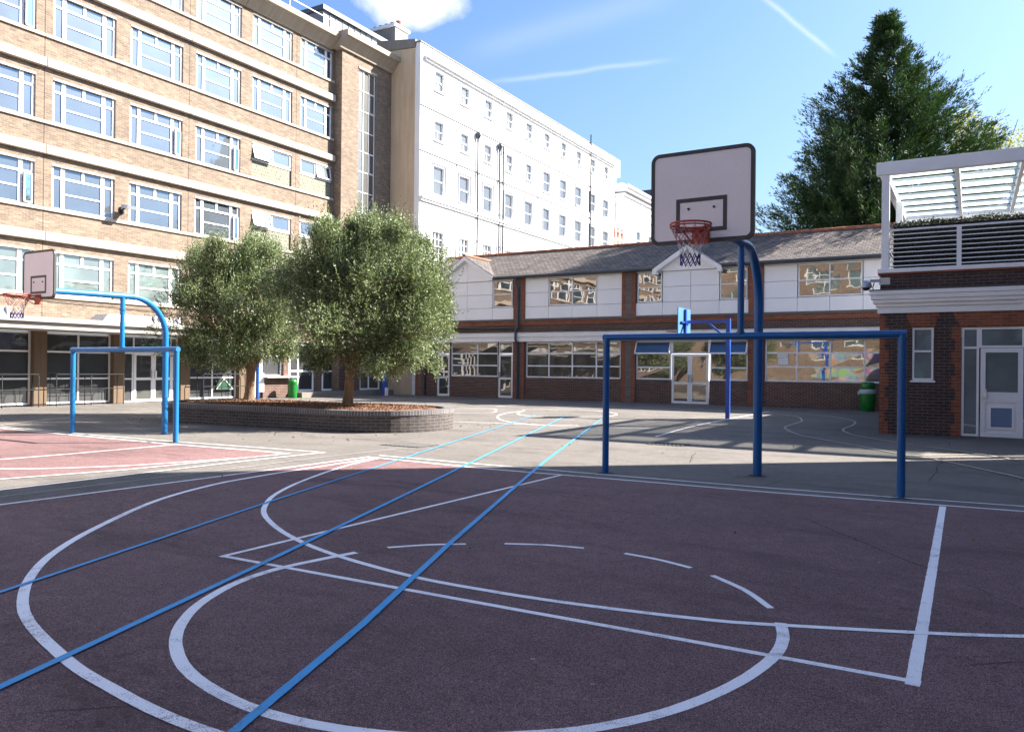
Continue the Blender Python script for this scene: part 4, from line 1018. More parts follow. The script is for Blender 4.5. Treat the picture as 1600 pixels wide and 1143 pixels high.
glazing(TV(VA + .06), -.21, .14, .03, 2.55, [], [2.08], .05, an, pmat='glass_frost'); glazing(TV(VA + .06), .142, 1.94, 2.08, 2.55, [1.0], [], .05, an, pmat='glass_frost', name='transom_light')
f = MB(); Tn = TV(VA + .05); a, b = .17, 1.0
for q in ((a, b, .03, .13), (a, b, .83, 1.06), (a, b, 1.97, 2.07), (a, a + .10, .13, .83), (b - .10, b, .13, .83), (a, a + .10, 1.06, 1.97), (b - .10, b, 1.06, 1.97)): f.tbox(Tn, *q[:2], -.025, .025, *q[2:])
f.tbox(Tn, a + .10, b - .10, -.02, .0, .13, .83)
dr = f.build('door', 'upvc', an, (a, VA, 0))
f = MB(); f.quad(Tn(a + .1, 0, 1.06), Tn(b - .1, 0, 1.06), Tn(b - .1, 0, 1.97), Tn(a + .1, 0, 1.97)); f.build('pane', 'glass_frost', dr, WO[dr])
f = MB()
for q in ((a + .17, b - .17, .22, .26), (a + .17, b - .17, .70, .74), (a + .17, a + .21, .26, .70), (b - .21, b - .17, .26, .70)): f.tbox(Tn, *q[:2], 0, .03, *q[2:])
f.build('vent_frame', 'white_trim', dr, WO[dr])
f = MB()
for i in range(11): z = .262 + i * .04; f.prism([(a + .21, VA + .045, z), (a + .21, VA + .025, z), (a + .21, VA + .045, z + .036)], (b - a - .42, 0, 0))
f.build('louvre', 'vent', dr, WO[dr])
f = MB(); f.box(a + .02, a + .12, VA - .04, VA + .02, .93, 1.13); f.box(a + .04, a + .065, VA - .0, VA + .02, 1.22, 1.28); f.build('lock_box', 'fascia', dr, WO[dr])
f = MB(); f.box(1.02, 1.10, VA, VA + .10, .02, 2.07); f.build('door_post', 'upvc', an)
glazing(TV(VA + .06), 1.12, 1.94, .03, 2.07, [], [1.0], .07, an, pmat='glass_frost')
# pergola
pg = empty('terrace_pergola', (2, 25, 3.9), 'white pergola frame with a frosted glass louvred roof on the annexe terrace', 'pergola')
w = MB(); w.box(UA - .10, 5.9, VA - .06, VA + .16, 6.30, 6.60); w.box(UA - .02, 5.9, 28.0, 28.2, 6.30, 6.60); w.box(UA - .06, UA + .10, VA + .16, 28.0, 6.34, 6.56)
for x in (-.38, .95, 2.3, 3.7): w.box(x, x + .09, VA + .16, 28.0, 6.34, 6.54)
w.build('roof_beam', 'white_trim', pg, bevel=.006)
for x, y in ((UA + .02, VA), (UA + .06, 24.6), (UA + .06, 28.0), (5.7, VA)):
    w = MB(); w.box(x, x + .17, y - .02, y + .14, 3.92, 6.299); w.build('post', 'white_trim', pg, bevel=.005)
w = MB(); w.box(UA - .06, 5.9, VA - .08, VA + .2, 3.902, 4.0); w.build('base_beam', 'white_trim', pg, bevel=.005)
w = MB()
for i in range(8):
    y = VA + .25 + i * .96
    for x0, x1 in ((UA + .12, -.39), (-.28, .94), (1.05, 2.29), (2.4, 3.69), (3.8, 5.8)): w.add([(x0, y, 6.42), (x1, y, 6.42), (x1, y + .95, 6.47), (x0, y + .95, 6.47)], [(0, 1, 2, 3)])
w.build('glass_louvre', 'roofglass', pg)
w = MB()
for i in range(8):
    for e in (0, .12): y = VA + .24 + i * .96 + e; w.box(UA + .1, 5.8, y - .012, y + .012, 6.395, 6.425)
w.build('louvre_rail', 'metal', pg)
w = MB(); w.box(UA + .2, 5.9, 28.25, 28.4, 3.9, 6.25); w.build('back_screen', 'white_trim', pg)
tr = empty('terrace_railing', (2, VA, 4.0), 'white railing of thin horizontal bars along the roof terrace edge', 'railing')
w = MB(); 
for i in range(9): 
    z = 4.07 + i * .108
    if i < 8: w.tube([(UA + .18, VA + .03, z), (5.8, VA + .03, z)], .013, 6)
    w.tube([(UA + .09, VA + .14, z), (UA + .09, 27.9, z)], .012, 6)
w.bar((UA + .18, VA + .03, 4.94), (5.8, VA + .03, 4.94), .05, .04); w.build('rail', 'white_trim', tr)
for x in (-.33, 1.4, 3.1): w = MB(); w.box(x, x + .10, VA + .0, VA + .06, 4.0, 4.92); w.build('post', 'white_trim', tr)
# hedge
rs = np.random.RandomState(3); n = 26000
X = rs.uniform(UA + .22, 5.6, n); Y = rs.uniform(VA + .32, VA + .95, n); Z = rs.uniform(4.0, 5.18, n)
face = rs.randint(0, 4, n); Y = np.where(face == 0, VA + .30 + abs(rs.normal(0, .03, n)), Y); Z = np.where(face == 1, 5.14 + rs.normal(0, .035, n) + .03 * np.sin(X * 5), Z); Y = np.where((face == 0) & (Z > 4.95), Y + .05, Y)
Dn = rs.normal(size=(n, 3)); Dn[:, 2] += .6; Dn[:, 1] -= .3
hg = leaves('hedge', 'hedge_leaf', np.stack([X, Y, Z], 1), Dn, rs.uniform(.035, .06, n), .03, None, (2, 21.5, 4))
tag(hg, 'clipped dark green hedge behind the white terrace railing', 'hedge')
hb = MB(); hb.box(UA + .26, 5.6, VA + .36, VA + .92, 3.95, 5.08); o = hb.build('hedge_shade_core', 'black', hg, (2, 21.5, 4))  # black core paints in the deep shade between the leaves
# camera on the corner of the annexe
cc = empty('security_camera', (UA, VA, 3.65), 'grey dome security camera on a bracket at the annexe corner', 'camera')
k = MB(); k.box(UA - .02, UA + .22, VA - .03, VA, 3.62, 3.79); k.build('mounting_plate', 'metal', cc); k = MB(); k.bar((UA, VA - .06, 3.72), (UA - .22, VA - .10, 3.72), .07, .06); k.build('arm', 'metal', cc)
k = MB(); k.lathe((UA - .30, VA - .12, 3.55), [(.12, .0), (.13, .03), (.11, .12), (.05, .18), (0, .19)], 16); k.build('housing', 'metal', cc)
k = MB(); k.lathe((UA - .30, VA - .12, 3.55), [(0, -.07), (.05, -.06), (.085, -.03), (.09, 0)], 16); k.build('dome', 'black', cc)
k = MB(); k.tube([(UA - .12, VA - .1, 3.68), (UA - .16, VA - .1, 3.55), (UA - .12, VA - .08, 3.46), (UA - .02, VA - .06, 3.50)], .012, 6); k.build('cable', 'black', cc)

# ------------------------------------------------------------------ buildings outside the picture (shade and reflections)
rb = empty('tall_side_block', (10, 0, 0), 'tall yellow brick block to the right of the playground casting its shade over the courts', 'building')
Ts = TU(6.0, -1); hol = [(-17 + i * 3.0, -14.9 + i * 3.0, 1.0 + j * 3.2, 2.9 + j * 3.2) for i in range(12) for j in range(5)]
w = MB(); w.facade(Ts, -20, 21.0, 0, 15.65, hol, .15); w.quad((6, 21.0, 0), (16, 21.0, 0), (16, 21.0, 15.65), (6, 21.0, 15.65)); w.quad((6, -20, 15.65), (6, 21.0, 15.65), (16, 21.0, 15.65), (16, -20, 15.65)); w.quad((6, -20, 0), (16, -20, 0), (16, -20, 15.65), (6, -20, 15.65)); w.quad((16, -20, 0), (16, 21.0, 0), (16, 21.0, 15.65), (16, -20, 15.65))
w.build('wall', 'stock', rb)
pr = None
for a, b, z0, z1 in hol:
    if pr is None: pr = glazing(TU(6.1, -1), a, b, z0, z1, [(a + b) / 2], [z0 + 1.2], .07, rb, pmat='glass_low')
    else: copy_tree(pr, rb, (6.1, a, z0))
bb = empty('rear_brick_block', (-12, -20, 0), 'yellow brick block behind the viewer with a painted mural at its foot', 'building')
Tb = TV(-16.0, 1); hol = [(-27 + i * 3.2, -24.8 + i * 3.2, 3.6 + j * 3.1, 5.4 + j * 3.1) for i in range(10) for j in range(4)]
w = MB(); w.facade(Tb, -28.1, 6, 0, 16, hol, .15); w.box(-28.1, 6, -26, -16.2, 15.8, 16); w.build('wall', 'stock', bb)
pr = None
for a, b, z0, z1 in hol:
    if pr is None: pr = glazing(TV(-16.1, 1), a, b, z0, z1, [(a + b) / 2], [z0 + 1.2], .08, bb, pmat='glass_low')
    else: copy_tree(pr, bb, (a, -16.1, z0))
k = MB(); k.box(-13.5, -3, -16, -15.97, .3, 2.3); k.build('mural', 'mural', bb)

# ------------------------------------------------------------------ goals with basketball hoops
def net(parent, c, r0, r1, h, mats=('net_red', 'net_white', 'net_blue')):
    k = MB(); n = 12; lv = 7
    for i in range(n):
        for s_ in (-1, 1):
            for j in range(lv):
                def P(q):
                    t_ = q / lv; rr_ = r0 + (r1 - r0) * min(1, t_ * 1.5) ** .8
                    a = 2 * math.pi * (i + s_ * .5 * q) / n + (0 if s_ > 0 else 0)
                    return (c[0] + rr_ * math.cos(a), c[1] + rr_ * math.sin(a), c[2] - h * t_ + .004 * math.sin(i * 5 + q * 3))
                k.mat(0 if j < 3 else (1 if j < 5 else 2)); k.tube([P(j), P(j + 1)], .0038 if j < 5 else .0055, 5, caps=False)
    return k.build('net', list(mats), parent)
def arc_pole(u, v0, v1, ztop, rb_, n=14):
    pts = [(u, v0, 0), (u, v0, ztop - rb_)]
    for i in range(1, n + 1):
        a = math.pi / 2 * i / n; pts.append((u, v0 - rb_ * (1 - math.cos(a)), ztop - rb_ + rb_ * math.sin(a)))
    pts.append((u, v1, ztop - .03)); return pts
def goal(uL, uR, vg, hb_, vp, vb, zarm, bz0, bz1, bw, rimz, smat, label, pr_, rb_=.75, tilt=0.0):
    uc = (uL + uR) / 2
    t_ = empty('goal_with_hoop', (uc, vg, 0), label, 'goal', 'steel goals with basketball hoops')
    for x in (uL, uR): k = MB(); k.tube([(x, vg, 0), (x, vg, hb_ - .05)], pr_, 16); k.build('post', smat, t_)
    k = MB(); k.tube([(uL - pr_, vg, hb_ - pr_), (uR + pr_, vg, hb_ - pr_)], pr_, 16); k.build('crossbar', smat, t_)
    k = MB(); k.tube([(uc, vg, hb_), (uc, vg, zarm - .02)], pr_ * .92, 16); k.build('upright', smat, t_)
    k = MB(); k.tube(arc_pole(uc, vp, vb + .05, zarm, rb_), .062, 18); k.build('curved_pole', smat, t_)
    for x, y in ((uL, vg), (uR, vg), (uc, vp)):
        k = MB(); k.lathe((x, y, .001), [(0, .006), (.11, .006), (.13, .001)], 14); k.build('footing', 'footing', t_)
    k = MB()
    for z in (hb_ - .02, zarm - .3): k.tube([(uc, vg, z), (uc, vg, z + .03)], pr_ * .92 + .012, 16)
    for s_ in (-1, 1): k.bar((uc + s_ * .05, vb + .16, zarm - .04), (uc + s_ * .35, vb + .03, zarm + .35), .03); k.bar((uc + s_ * .35, vb + .025, zarm - .2), (uc + s_ * .35, vb + .025, zarm + .45), .04)
    k.build('brace', smat, t_)
    # backboard with rounded corners
    def rr(w_, h0, h1, rad, inset=0, yy=0.0):
        pts = []
        for cx_, cz_, a0 in ((w_ / 2 - rad, h1 - rad, 0), (-w_ / 2 + rad, h1 - rad, 90), (-w_ / 2 + rad, h0 + rad, 180), (w_ / 2 - rad, h0 + rad, 270)):
            for i in range(9): a = R(a0 + 90 * i / 8); pts.append((uc + cx_ + (rad - inset) * math.cos(a), yy, cz_ + (rad - inset) * math.sin(a)))
        return pts
    H = bz1 - bz0; bwd = .045 * (bw / 1.18)
    k = MB(); k.prism(rr(bw, bz0, bz1, .10, .002, vb), (0, .03, 0)); bd = k.build('backboard', 'board', t_)
    k = MB(); o_, i_ = rr(bw, bz0, bz1, .10, 0, vb - .004), rr(bw, bz0, bz1, .10, bwd, vb - .004); n = len(o_)
    k.add(o_ + i_, [(i, (i + 1) % n, n + (i + 1) % n, n + i) for i in range(n)]); k.add(o_ + [(p[0], vb + .034, p[2]) for p in o_], [(i, (i + 1) % n, n + (i + 1) % n, n + i) for i in range(n)])
    k.build('border', 'board_black', bd, WO[bd])
    k = MB(); sw, z0, z1, lw = .29 * bw / 1.18 * 1.0, bz0 + .12 * H / 1.03, bz0 + .12 * H / 1.03 + .38 * H / 1.03, .045 * bw / 1.18
    for q in ((-sw, sw, z0, z0 + lw), (-sw, sw, z1 - lw, z1), (-sw, -sw + lw, z0 + lw, z1 - lw), (sw - lw, sw, z0 + lw, z1 - lw)): k.box(uc + q[0], uc + q[1], vb - .0035, vb + .001, q[2], q[3])
    k.build('target_square', 'board_black', bd, WO[bd])
    for s_ in (-1, 1): k = MB(); k.tube([(uc + s_ * .145, vb - .014, z1 - .12), (uc + s_ * .145, vb, z1 - .12)], .013, 10); k.tube([(uc + s_ * .145, vb - .02, z1 - .12), (uc + s_ * .145, vb - .012, z1 - .12)], .006, 8); k.build('bolt', 'black', bd, WO[bd])
    rr_ = .215; rc = (uc, vb - .16 - rr_, rimz)
    k = MB(); k.tube([(rc[0] + rr_ * math.cos(2 * math.pi * i / 40), rc[1] + rr_ * math.sin(2 * math.pi * i / 40), rimz) for i in range(40)], .011, 10, closed=True)
    k.tube([(rc[0] + rr_ * math.cos(2 * math.pi * i / 40), rc[1] + rr_ * math.sin(2 * math.pi * i / 40), rimz - .028) for i in range(40)], .008, 8, closed=True)
    k.box(uc - .10, uc + .10, vb - .165, vb - .005, rimz - .01, rimz + .004); k.box(uc - .10, uc + .10, vb - .012, vb - .004, rimz - .16, rimz + .03)
    for s_ in (-1, 1): k.bar((uc + s_ * .09, vb - .01, rimz - .15), (uc + s_ * .14, vb - .30, rimz - .01), .014)
    for i in range(12): a = 2 * math.pi * i / 12; k.tube([(rc[0] + rr_ * math.cos(a), rc[1] + rr_ * math.sin(a), rimz - .01), (rc[0] + (rr_ - .004) * math.cos(a), rc[1] + (rr_ - .004) * math.sin(a), rimz - .045)], .004, 5)
    k.build('rim', 'orange_rim', t_)
    net(t_, (rc[0], rc[1], rimz - .04), rr_ - .005, .105, .40)
    return t_
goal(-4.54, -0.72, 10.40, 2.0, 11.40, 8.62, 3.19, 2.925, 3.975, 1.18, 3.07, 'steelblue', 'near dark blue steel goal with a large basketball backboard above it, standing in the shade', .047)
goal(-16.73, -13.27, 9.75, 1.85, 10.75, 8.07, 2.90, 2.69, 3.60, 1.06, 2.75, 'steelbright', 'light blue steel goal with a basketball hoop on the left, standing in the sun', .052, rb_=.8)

fh = empty('single_post_hoop', (-6.5, 24.23, 0), 'slim royal blue post with a side arm and small clear basketball board near the wing', 'basketball hoop')
k = MB(); k.box(-6.56, -6.44, 24.17, 24.29, 0, 3.10); k.build('post', 'royal', fh)
k = MB(); k.bar((-6.56, 24.23, 3.02), (-7.8, 24.23, 3.02), .08); k.bar((-6.56, 24.23, 2.5), (-7.15, 24.23, 2.98), .06); k.build('arm', 'royal', fh)
k = MB(); k.box(-7.93, -7.90, 23.62, 24.84, 2.60, 3.45); k.build('backboard', 'clear', fh)
k = MB(); k.bar((-7.86, 24.23, 2.62), (-7.86, 24.23, 3.42), .1, .06); k.bar((-7.86, 23.8, 3.0), (-7.86, 24.66, 3.0), .04, .05); k.build('bracket', 'royal', fh)
k = MB(); k.tube([(-8.28 + .22 * math.cos(2 * math.pi * i / 24), 24.23 + .22 * math.sin(2 * math.pi * i / 24), 2.72) for i in range(24)], .012, 8, closed=True); k.box(-8.08, -7.93, 24.17, 24.29, 2.69, 2.73); k.build('rim', 'orange_rim', fh)
net(fh, (-8.28, 24.23, 2.70), .21, .12, .2, ('net_white', 'net_white', 'net_white'))

# ------------------------------------------------------------------ planter and olive trees
P0, P1, PV, PR, PH = -17.75, -12.55, 14.75, 1.72, 0.50
def stadium(r, z, n=24):
    pts = []
    for i in range(n + 1): a = R(-90 + 180 * i / n); pts.append((P1 + r * math.cos(a), PV + .35 + r * math.sin(a), z))
    for i in range(n + 1): a = R(90 + 180 * i / n); pts.append((P0 + r * math.cos(a), PV + r * math.sin(a), z))
    return pts
pl = empty('planter', (-16, PV, 0), 'long low round-ended blue-grey brick planter under the olive trees', 'planter')
o0, o1, i0, i1 = stadium(PR, 0), stadium(PR, PH - .11), stadium(PR - .23, PH - .11), stadium(PR - .23, .3)
n = len(o0)
def ringmesh(A, B):
    me = MB(); me.add(A + B, [(i, (i + 1) % n, n + (i + 1) % n, n + i) for i in range(n)]); return me
k = ringmesh(o0, o1); ow_ = k.build('wall', 'planterbrick', pl)
# wall UVs follow the curve
me = ow_.data; uvl = me.uv_layers[0]; acc = [0.0]
for i in range(n): acc.append(acc[-1] + (Vector(o0[(i + 1) % n]) - Vector(o0[i])).length)
for pi_, poly in enumerate(me.polygons):
    for li in poly.loop_indices:
        vi = me.loops[li].vertex_index; kx = vi % n; ring = vi // n
        s_ = acc[pi_] if kx == pi_ % n else acc[pi_ + 1]
        uvl.data[li].uv = (s_, (PH - .11) if ring else 0.0)
k = MB(); A, B, C_, D_ = stadium(PR + .015, PH - .108), stadium(PR + .015, PH), stadium(PR - .23, PH), stadium(PR - .23, .3)
seg = []
L_ = 0
def along(r, s_):   # point on the stadium outline at arc position s_ measured on the mid radius
    pass
for X_, Y_ in ((A, B), (B, C_), (C_, D_)): k.add(X_ + Y_, [(i, (i + 1) % n, n + (i + 1) % n, n + i) for i in range(n)])
t = NT('soldier_coping_brick'); uvn = t.uv()
wv = t.node('ShaderNodeTexBrick', {'Vector': uvn, 'Color1': (0.12, 0.115, 0.125, 1), 'Color2': (0.08, 0.078, 0.088, 1), 'Mortar': (0.28, 0.25, 0.22, 1), 'Scale': 1.0, 'Mortar Size': 0.008, 'Brick Width': 0.075, 'Row Height': 10.0, 'Bias': 0.0})
wv.offset = 0.0
bb_ = t.pbsdf(Base_Color=t.mix(0.5, wv.outputs['Color'], t.ramp(t.noise(uvn, 3, 5), [(0.3, 0.6), (0.7, 1.2)]), 'MULTIPLY'), Roughness=0.7, Normal=t.bump(t.math('SUBTRACT', 1.0, wv.outputs['Fac']), 0.006))
M['coping'] = t.done(bb_.outputs[0])
cp = k.build('coping', 'coping', pl); me = cp.data; uvl = me.uv_layers[0]
for pi_, poly in enumerate(me.polygons):
    q = pi_ % n
    for li in poly.loop_indices:
        vi = me.loops[li].vertex_index % n
        uvl.data[li].uv = (acc[q] if vi == q else acc[q + 1], 0.5)
# mulch: gently mounded sheet
k = MB(); rs = np.random.RandomState(5); rings = 7; vv_ = []
for j in range(rings + 1):
    r = (PR - .225) * (1 - j / rings)
    for x, y, z in stadium(max(r, .01), 0): vv_.append((x, y, PH - .07 + .07 * math.sin(min(1, j / 3) * math.pi / 2) + rs.uniform(-.012, .012)))
k.add(vv_, [(j * n + i, j * n + (i + 1) % n, (j + 1) * n + (i + 1) % n, (j + 1) * n + i) for j in range(rings) for i in range(n)])
k.build('mulch_bed', 'mulch', pl)
nn_ = 5200; tt = rs.uniform(P0 - 1, P1 + 1.2, nn_); ss = rs.uniform(-1.42, 1.42, nn_)
keep = (np.maximum(0, np.maximum(P0 - tt, tt - P1)) ** 2 + ss ** 2) < 1.42 ** 2
Pm = np.stack([tt, PV + .17 + ss * .95, np.full(nn_, PH + .005)], 1)[keep]; Dm = rs.normal(size=Pm.shape); Dm[:, 2] = abs(Dm[:, 2]) * .35
ch_ = leaves('bark_chips', 'mulch', Pm, Dm, rs.uniform(.03, .07, len(Pm)), .022, pl, WO[pl]); ch_['kind'] = 'stuff'

def olive(loc, cz, rx, ry, rz, seed, label, ntw, lean=(0, 0), trunk_r=.15):
    rs = np.random.RandomState(seed); loc = Vector(loc)
    t_ = empty('olive_tree', loc, label, 'tree', 'olive trees in the brick planter')
    c = Vector((loc.x + lean[0], loc.y + lean[1], cz))
    k = MB(); fork = loc + Vector((.06, 0, .95))
    base = [loc + Vector((-.04, 0, -.12)), loc + Vector((0, 0, .08)), loc + Vector((.02, .01, .4)), loc + Vector((.05, 0, .75)), fork]
    k.tube(base, [trunk_r * 1.6, trunk_r * 1.15, trunk_r * .92, trunk_r * .9, trunk_r], 14)
    limbs = []
    for i in range(7):
        a = 2 * math.pi * i / 7 + rs.uniform(-.3, .3); el = rs.uniform(.5, 1.2)
        tip = c + Vector((rx * .62 * math.cos(a), ry * .62 * math.sin(a), rz * (el - .85)))
        p1 = fork.lerp(tip, .35) + Vector((0, 0, .15)); p2 = fork.lerp(tip, .7) + Vector((rs.uniform(-.1, .1), rs.uniform(-.1, .1), .1))
        k.tube([fork - Vector((0, 0, .1)), p1, p2, tip], [trunk_r * .62, trunk_r * .42, trunk_r * .26, .015], 8); limbs += [(p1, tip), (p2, tip)]
        for _ in range(4):
            q = p1.lerp(tip, rs.uniform(.2, .9)); e = q + Vector((rs.uniform(-.7, .7), rs.uniform(-.7, .7), rs.uniform(.0, .8))); k.tube([q, e], [.025, .006], 5)
    k.build('trunk', 'olive_bark', t_)
    # lumps: the crown is a union of overlapping clumps on an ellipsoid
    nl = 74; lump = []
    for i in range(nl):
        d = rs.normal(size=3); d /= np.linalg.norm(d); d[2] = d[2] * .95
        az_ = math.atan2(d[1], d[0]); f_ = rs.uniform(.50, .90) * (1 + .13 * math.sin(2.0 * az_ + seed) + .10 * math.sin(5 * az_ + 2.2 * d[2] * 3 + seed)); lump.append((np.array([c.x + d[0] * rx * f_, c.y + d[1] * ry * f_, c.z + d[2] * rz * f_]), rs.uniform(.26, .56) * min(rx, rz) * .52))
    for i in range(30):
        d = rs.normal(size=3); d /= np.linalg.norm(d); lump.append((np.array([c.x + d[0] * rx * .52, c.y + d[1] * ry * .52, c.z + d[2] * rz * .5]), .34 * min(rx, rz)))
    for i in range(16):
        a = rs.uniform(0, 2 * math.pi); q = rs.uniform(.1, .75); lump.append((np.array([c.x + rx * q * math.cos(a), c.y + ry * q * math.sin(a), c.z + rz * (.86 - .35 * q * q)]), .13 * rz))
    nl = len(lump); P, D = [], []
    per = ntw // nl
    for lc, lr in lump:
        for _ in range(int(per * rs.uniform(.6, 1.4))):
            d = rs.normal(size=3); d /= np.linalg.norm(d); r_ = lr * rs.uniform(.45, 1.08) ; s0 = lc + d * r_
            out = s0 - np.array(c); out /= np.linalg.norm(out) + 1e-6
            if s0[2] < cz - rz * (.74 + .08 * math.sin(7 * s0[0] + 3 * s0[1])): continue
            dr = out * .7 + np.array([0, 0, .75]) + rs.normal(size=3) * .45
            up = s0[2] > cz + rz * .45
            if up: dr = dr * .5 + np.array([0, 0, 1.0])
            if s0[2] < cz - rz * .4: dr = out * .8 + np.array([0, 0, -.35]) + rs.normal(size=3) * .5
            dr /= np.linalg.norm(dr); L__ = rs.uniform(.15, .33) * (rs.uniform(1.4, 2.6) if up and rs.rand() < .30 else 1)
            m_ = rs.randint(9, 15)
            tt_ = np.linspace(0.02, 1, m_)[:, None]; pp = s0 + dr * L__ * tt_
            sd_ = rs.normal(size=(m_, 3)); dd_ = dr * 1.0 + sd_ * .75
            P.append(pp); D.append(dd_)
    for i in range(230):        # long shoots that break the outline
        a = rs.uniform(0, 2 * math.pi); q = rs.uniform(0, .95) ** .6; s0 = np.array([c.x + rx * .86 * q * math.cos(a), c.y + ry * .86 * q * math.sin(a), c.z + rz * .80 * math.sqrt(max(0, 1 - q * q)) + rs.uniform(-.1, .1)])
        dr = np.array([.55 * q * math.cos(a), .55 * q * math.sin(a), 1.0]) + rs.normal(size=3) * .15; dr /= np.linalg.norm(dr); L__ = rs.uniform(.18, .60); m_ = 24
        tt_ = np.linspace(0, 1, m_)[:, None]; P.append(s0 + dr * L__ * tt_ + rs.normal(size=(m_, 3)) * .008); D.append(dr * 1.0 + rs.normal(size=(m_, 3)) * .5)
    P = np.concatenate(P); D = np.concatenate(D)
    leaves('crown', 'olive_leaf', P, D, rs.uniform(.045, .085, len(P)), rs.uniform(.015, .025, len(P)), t_, loc)
    return len(P)
olive((-13.83, 15.2, .5), 3.02, 2.72, 2.6, 2.08, 11, 'larger right-hand olive tree with a bare forked trunk, nearer the round end of the planter', 25000, (.52, 0.25), .125)
olive((-17.95, 15.6, .5), 3.02, 2.24, 2.3, 2.02, 12, 'smaller left-hand olive tree with its pale trunk beside the slim bright blue post', 19500, (-.30, -.15), .14)

rs = np.random.RandomState(9); n_ = 420
X = np.concatenate([rs.uniform(-20, -10, 260), rs.uniform(-27.5, -20, 90), rs.uniform(-9, 2, 70)]); Y = np.concatenate([rs.choice([12.6, 17.3], 260) + rs.normal(0, .7, 260), rs.uniform(6, 24, 90), rs.uniform(3, 20, 70)])
D = rs.normal(size=(n_, 3)); D[:, 2] *= .08
M['dry_leaf'] = leafmat('dry_leaf', (0.10, 0.06, 0.03), (0.20, 0.13, 0.05), (0.26, 0.20, 0.09), 0.8, 0.1)
lt = leaves('leaf_litter', 'dry_leaf', np.stack([X, Y, np.full(n_, .014)], 1), D, rs.uniform(.03, .07, n_), rs.uniform(.012, .03, n_)); tag(lt, kind='stuff', label='small dry leaves scattered on the playground', cat='leaf litter')

# ------------------------------------------------------------------ conifer and trees behind
def conifer(loc, H, seed):
    rs = np.random.RandomState(seed); loc = Vector(loc)
    t_ = empty('conifer_tree', loc, 'tall dark green conical conifer rising behind the tiled roof', 'tree')
    k = MB()
    for dx, dy, hh in ((0, 0, H), (.5, .2, H - 2.0), (-.5, .1, H - 2.6), (.1, -.5, H - 4)): k.tube([loc + Vector((dx * .3, dy * .3, 0)), loc + Vector((dx, dy, hh * .5)), loc + Vector((dx, dy, hh - .6))], [.35, .22, .03], 8)
    prof_z = [0, 4.5, 7.0, 9.6, 11.5, 13.8, 15.8, 17.4, 18.6, H + .2]; prof_r = [5.0, 5.5, 5.3, 4.6, 3.75, 2.8, 1.95, 1.0, .45, .1]
    P, D, L_, = [], [], []
    nb = 520
    for i in range(nb):
        z = 6 + (H - 6) * (1 - (1 - rs.rand()) ** .9) if rs.rand() < .9 else rs.uniform(4, 10)
        z = min(z, H - .1); a = rs.uniform(0, 2 * math.pi); rad = np.interp(z, prof_z, prof_r) * (rs.uniform(.5, 1.0) if rs.rand() < .75 or z > 15.5 else rs.uniform(1.0, 1.25)) * (1 + .10 * math.sin(3 * a + z * .7)) * (1 + .26 * max(0, math.cos(a - .53)) * min(1, max(0, (17 - z) / 4)))
        upt = .38 + .5 * (z / H) ** 2
        s0 = np.array([loc.x, loc.y, z - rad * upt * .55]); h = np.array([math.cos(a), math.sin(a), 0])
        if i % 3 == 0: k.tube([tuple(s0), tuple(s0 + h * rad * .6 + np.array([0, 0, rad * .18])), tuple(s0 + h * rad * .93 + np.array([0, 0, rad * upt * .8]))], [.06, .035, .01], 5)
        ns = int(6 + rad * 7)
        for j in range(ns):
            t__ = rs.uniform(.30, 1) ** .75
            c_ = s0 + h * rad * t__ + np.array([0, 0, rad * upt * t__ ** 1.7])
            dirb = h * 1.0 + np.array([0, 0, upt * 1.2 * t__ + .15]); sp = rs.normal(size=3) * .22 * (1.15 - t__ * .6); c_ = c_ + sp * rad * .28
            m_ = 24; ln = rs.uniform(.35, .85) * (.5 + .5 * min(1, rad / 4))
            dd_ = dirb / np.linalg.norm(dirb) + rs.normal(size=3) * .35
            side = np.cross(dd_, [0, 0, 1]); side /= np.linalg.norm(side) + 1e-6
            q = rs.rand(m_, 1); lat = rs.uniform(-1, 1, (m_, 1))
            P.append(c_ + dd_ * ln * q + side * lat * .16 * (1 - q * .6) + rs.normal(size=(m_, 3)) * .05)
            D.append(dd_ * 1.1 + side * lat * .7 + rs.normal(size=(m_, 3)) * .22 + np.array([0, 0, .1]))
    k.build('trunk', 'conifer_bark', t_)
    P = np.concatenate(P); D = np.concatenate(D)
    leaves('crown', 'conifer_leaf', P, D, rs.uniform(.12, .26, len(P)), rs.uniform(.028, .05, len(P)), t_, loc)
conifer((-3.85, 43.4, 0), 19.35, 21)
def broadleaf(loc, cz, r, rz, seed, label, mat, n_, name='leafy_tree', lsz=.14):
    rs = np.random.RandomState(seed); loc = Vector(loc); t_ = empty(name, loc, label, 'tree')
    k = MB(); k.tube([loc, loc + Vector((.1, 0, cz * .6)), loc + Vector((0, 0, cz))], [.3, .2, .08], 8)
    for i in range(9):
        a = i * .7; k.tube([loc + Vector((0, 0, cz * .7)), loc + Vector((r * .8 * math.cos(a), r * .8 * math.sin(a), cz + rz * rs.uniform(-.2, .8)))], [.1, .02], 6)
    k.build('trunk', 'conifer_bark', t_)
    cl = rs.normal(size=(60, 3)); cl /= np.linalg.norm(cl, axis=1)[:, None]; cl *= rs.uniform(.4, .95, (60, 1)); cl = cl * [r, r, rz] + np.array([loc.x, loc.y, cz])
    idx = rs.randint(0, 60, n_); P = cl[idx] + rs.normal(size=(n_, 3)) * r * .13; D = rs.normal(size=(n_, 3)) + [0, 0, .3]
    leaves('crown', mat, P, D, rs.uniform(.6, 1.2, n_) * lsz, lsz * .55, t_, loc)
broadleaf((.4, 62, 0), 16.2, 3.6, 3.6, 31, 'yellow-green leafy tree glowing just right of the tall conifer', 'yellow_leaf', 14000)
broadleaf((5.2, 66, 0), 14.5, 3.0, 4.6, 33, 'sparse green tree top showing above the right end of the pergola', 'conifer_leaf', 3000)
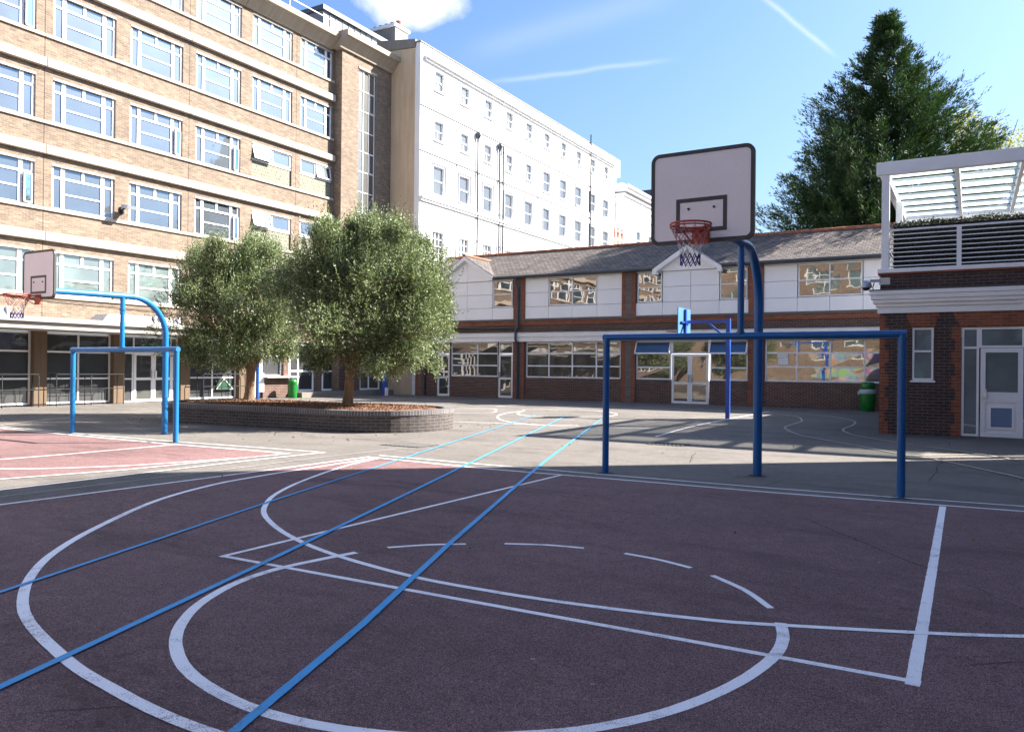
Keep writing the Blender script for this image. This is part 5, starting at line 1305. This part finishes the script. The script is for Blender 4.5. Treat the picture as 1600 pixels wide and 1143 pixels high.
broadleaf((-10.9, 54, 0), 8.8, 1.1, 1.5, 35, 'small sparse tree top just left of the tall conifer behind the roof', 'conifer_leaf', 1500)

# ------------------------------------------------------------------ bins, drains
def bin_(loc, label, s_=1.0, bag=True):
    t_ = empty('litter_bin', loc, label, 'bin', 'round green litter bins'); k = MB()
    k.lathe(loc, [(.24 * s_, 0), (.26 * s_, .03), (.285 * s_, .40), (.29 * s_, .72 * s_)], 28); k.lathe(loc, [(.29 * s_, .70 * s_), (.0, .70 * s_)], 28); k.build('body', 'bin', t_)
    k = MB(); k.lathe(loc, [(.255 * s_, .82 * s_), (.265 * s_, .83 * s_), (.25 * s_, 1.05 * s_), (.20 * s_, 1.10 * s_), (0, 1.11 * s_)], 28)
    k.lathe(loc, [(.25 * s_, .70 * s_), (.25 * s_, .83 * s_)], 28); k.build('hood', 'bin', t_)
    if bag:
        k = MB(); k.lathe(loc, [(.295, .66), (.305, .70), (.30, .80), (.27, .83)], 26); k.add([(loc[0] - .29, loc[1] - .1, .80), (loc[0] - .36, loc[1] - .16, .74), (loc[0] - .34, loc[1] - .16, .60), (loc[0] - .26, loc[1] - .16, .66)], [(0, 1, 2, 3)]); k.build('liner', 'bag', t_)
pt = MB(); pt.add([(x, y, .003) for x, y in ((-7.4, 12.7), (-5.9, 12.9), (-5.8, 13.6), (-7.3, 13.5))], [(0, 1, 2, 3)])
M['patch'] = groundmat('tarmac_patch', (0.150, 0.135, 0.122), 0.7, 0.4)
tag(pt.build('ground_patch', 'patch'), kind='structure')
bin_((-3.42, 32.6, 0), 'green litter bin with a grey liner, against the wing beside the annexe corner')
bin_((-27.4, 26.35, 0), 'green litter bin standing in the shade behind the olive planter', 0.78, False)
for (x, y, r_), lb in (((-9.32, 11.98, .42), 'dark drain grate in the sunlit asphalt in front of the planter'), ((-5.24, 15.14, .34), 'dark drain grate near the pergola shadow behind the near goal')):
    t_ = empty('drain_grate', (x, y, 0), lb, 'drain', 'iron drain grates in the asphalt'); k = MB()
    for i in range(9): k.box(x - r_ + i * r_ * .25 - .012, x - r_ + i * r_ * .25 + .012, y - r_ * .7, y + r_ * .7, .005, .016)
    k.build('bars', 'greyband', t_); k = MB(); k.box(x - r_ - .04, x + r_ + .04, y - r_ * .7 - .04, y + r_ * .7 + .04, .001, .005); k.build('pit_dark', 'black', t_)  # flat black plate paints in the dark of the drain below
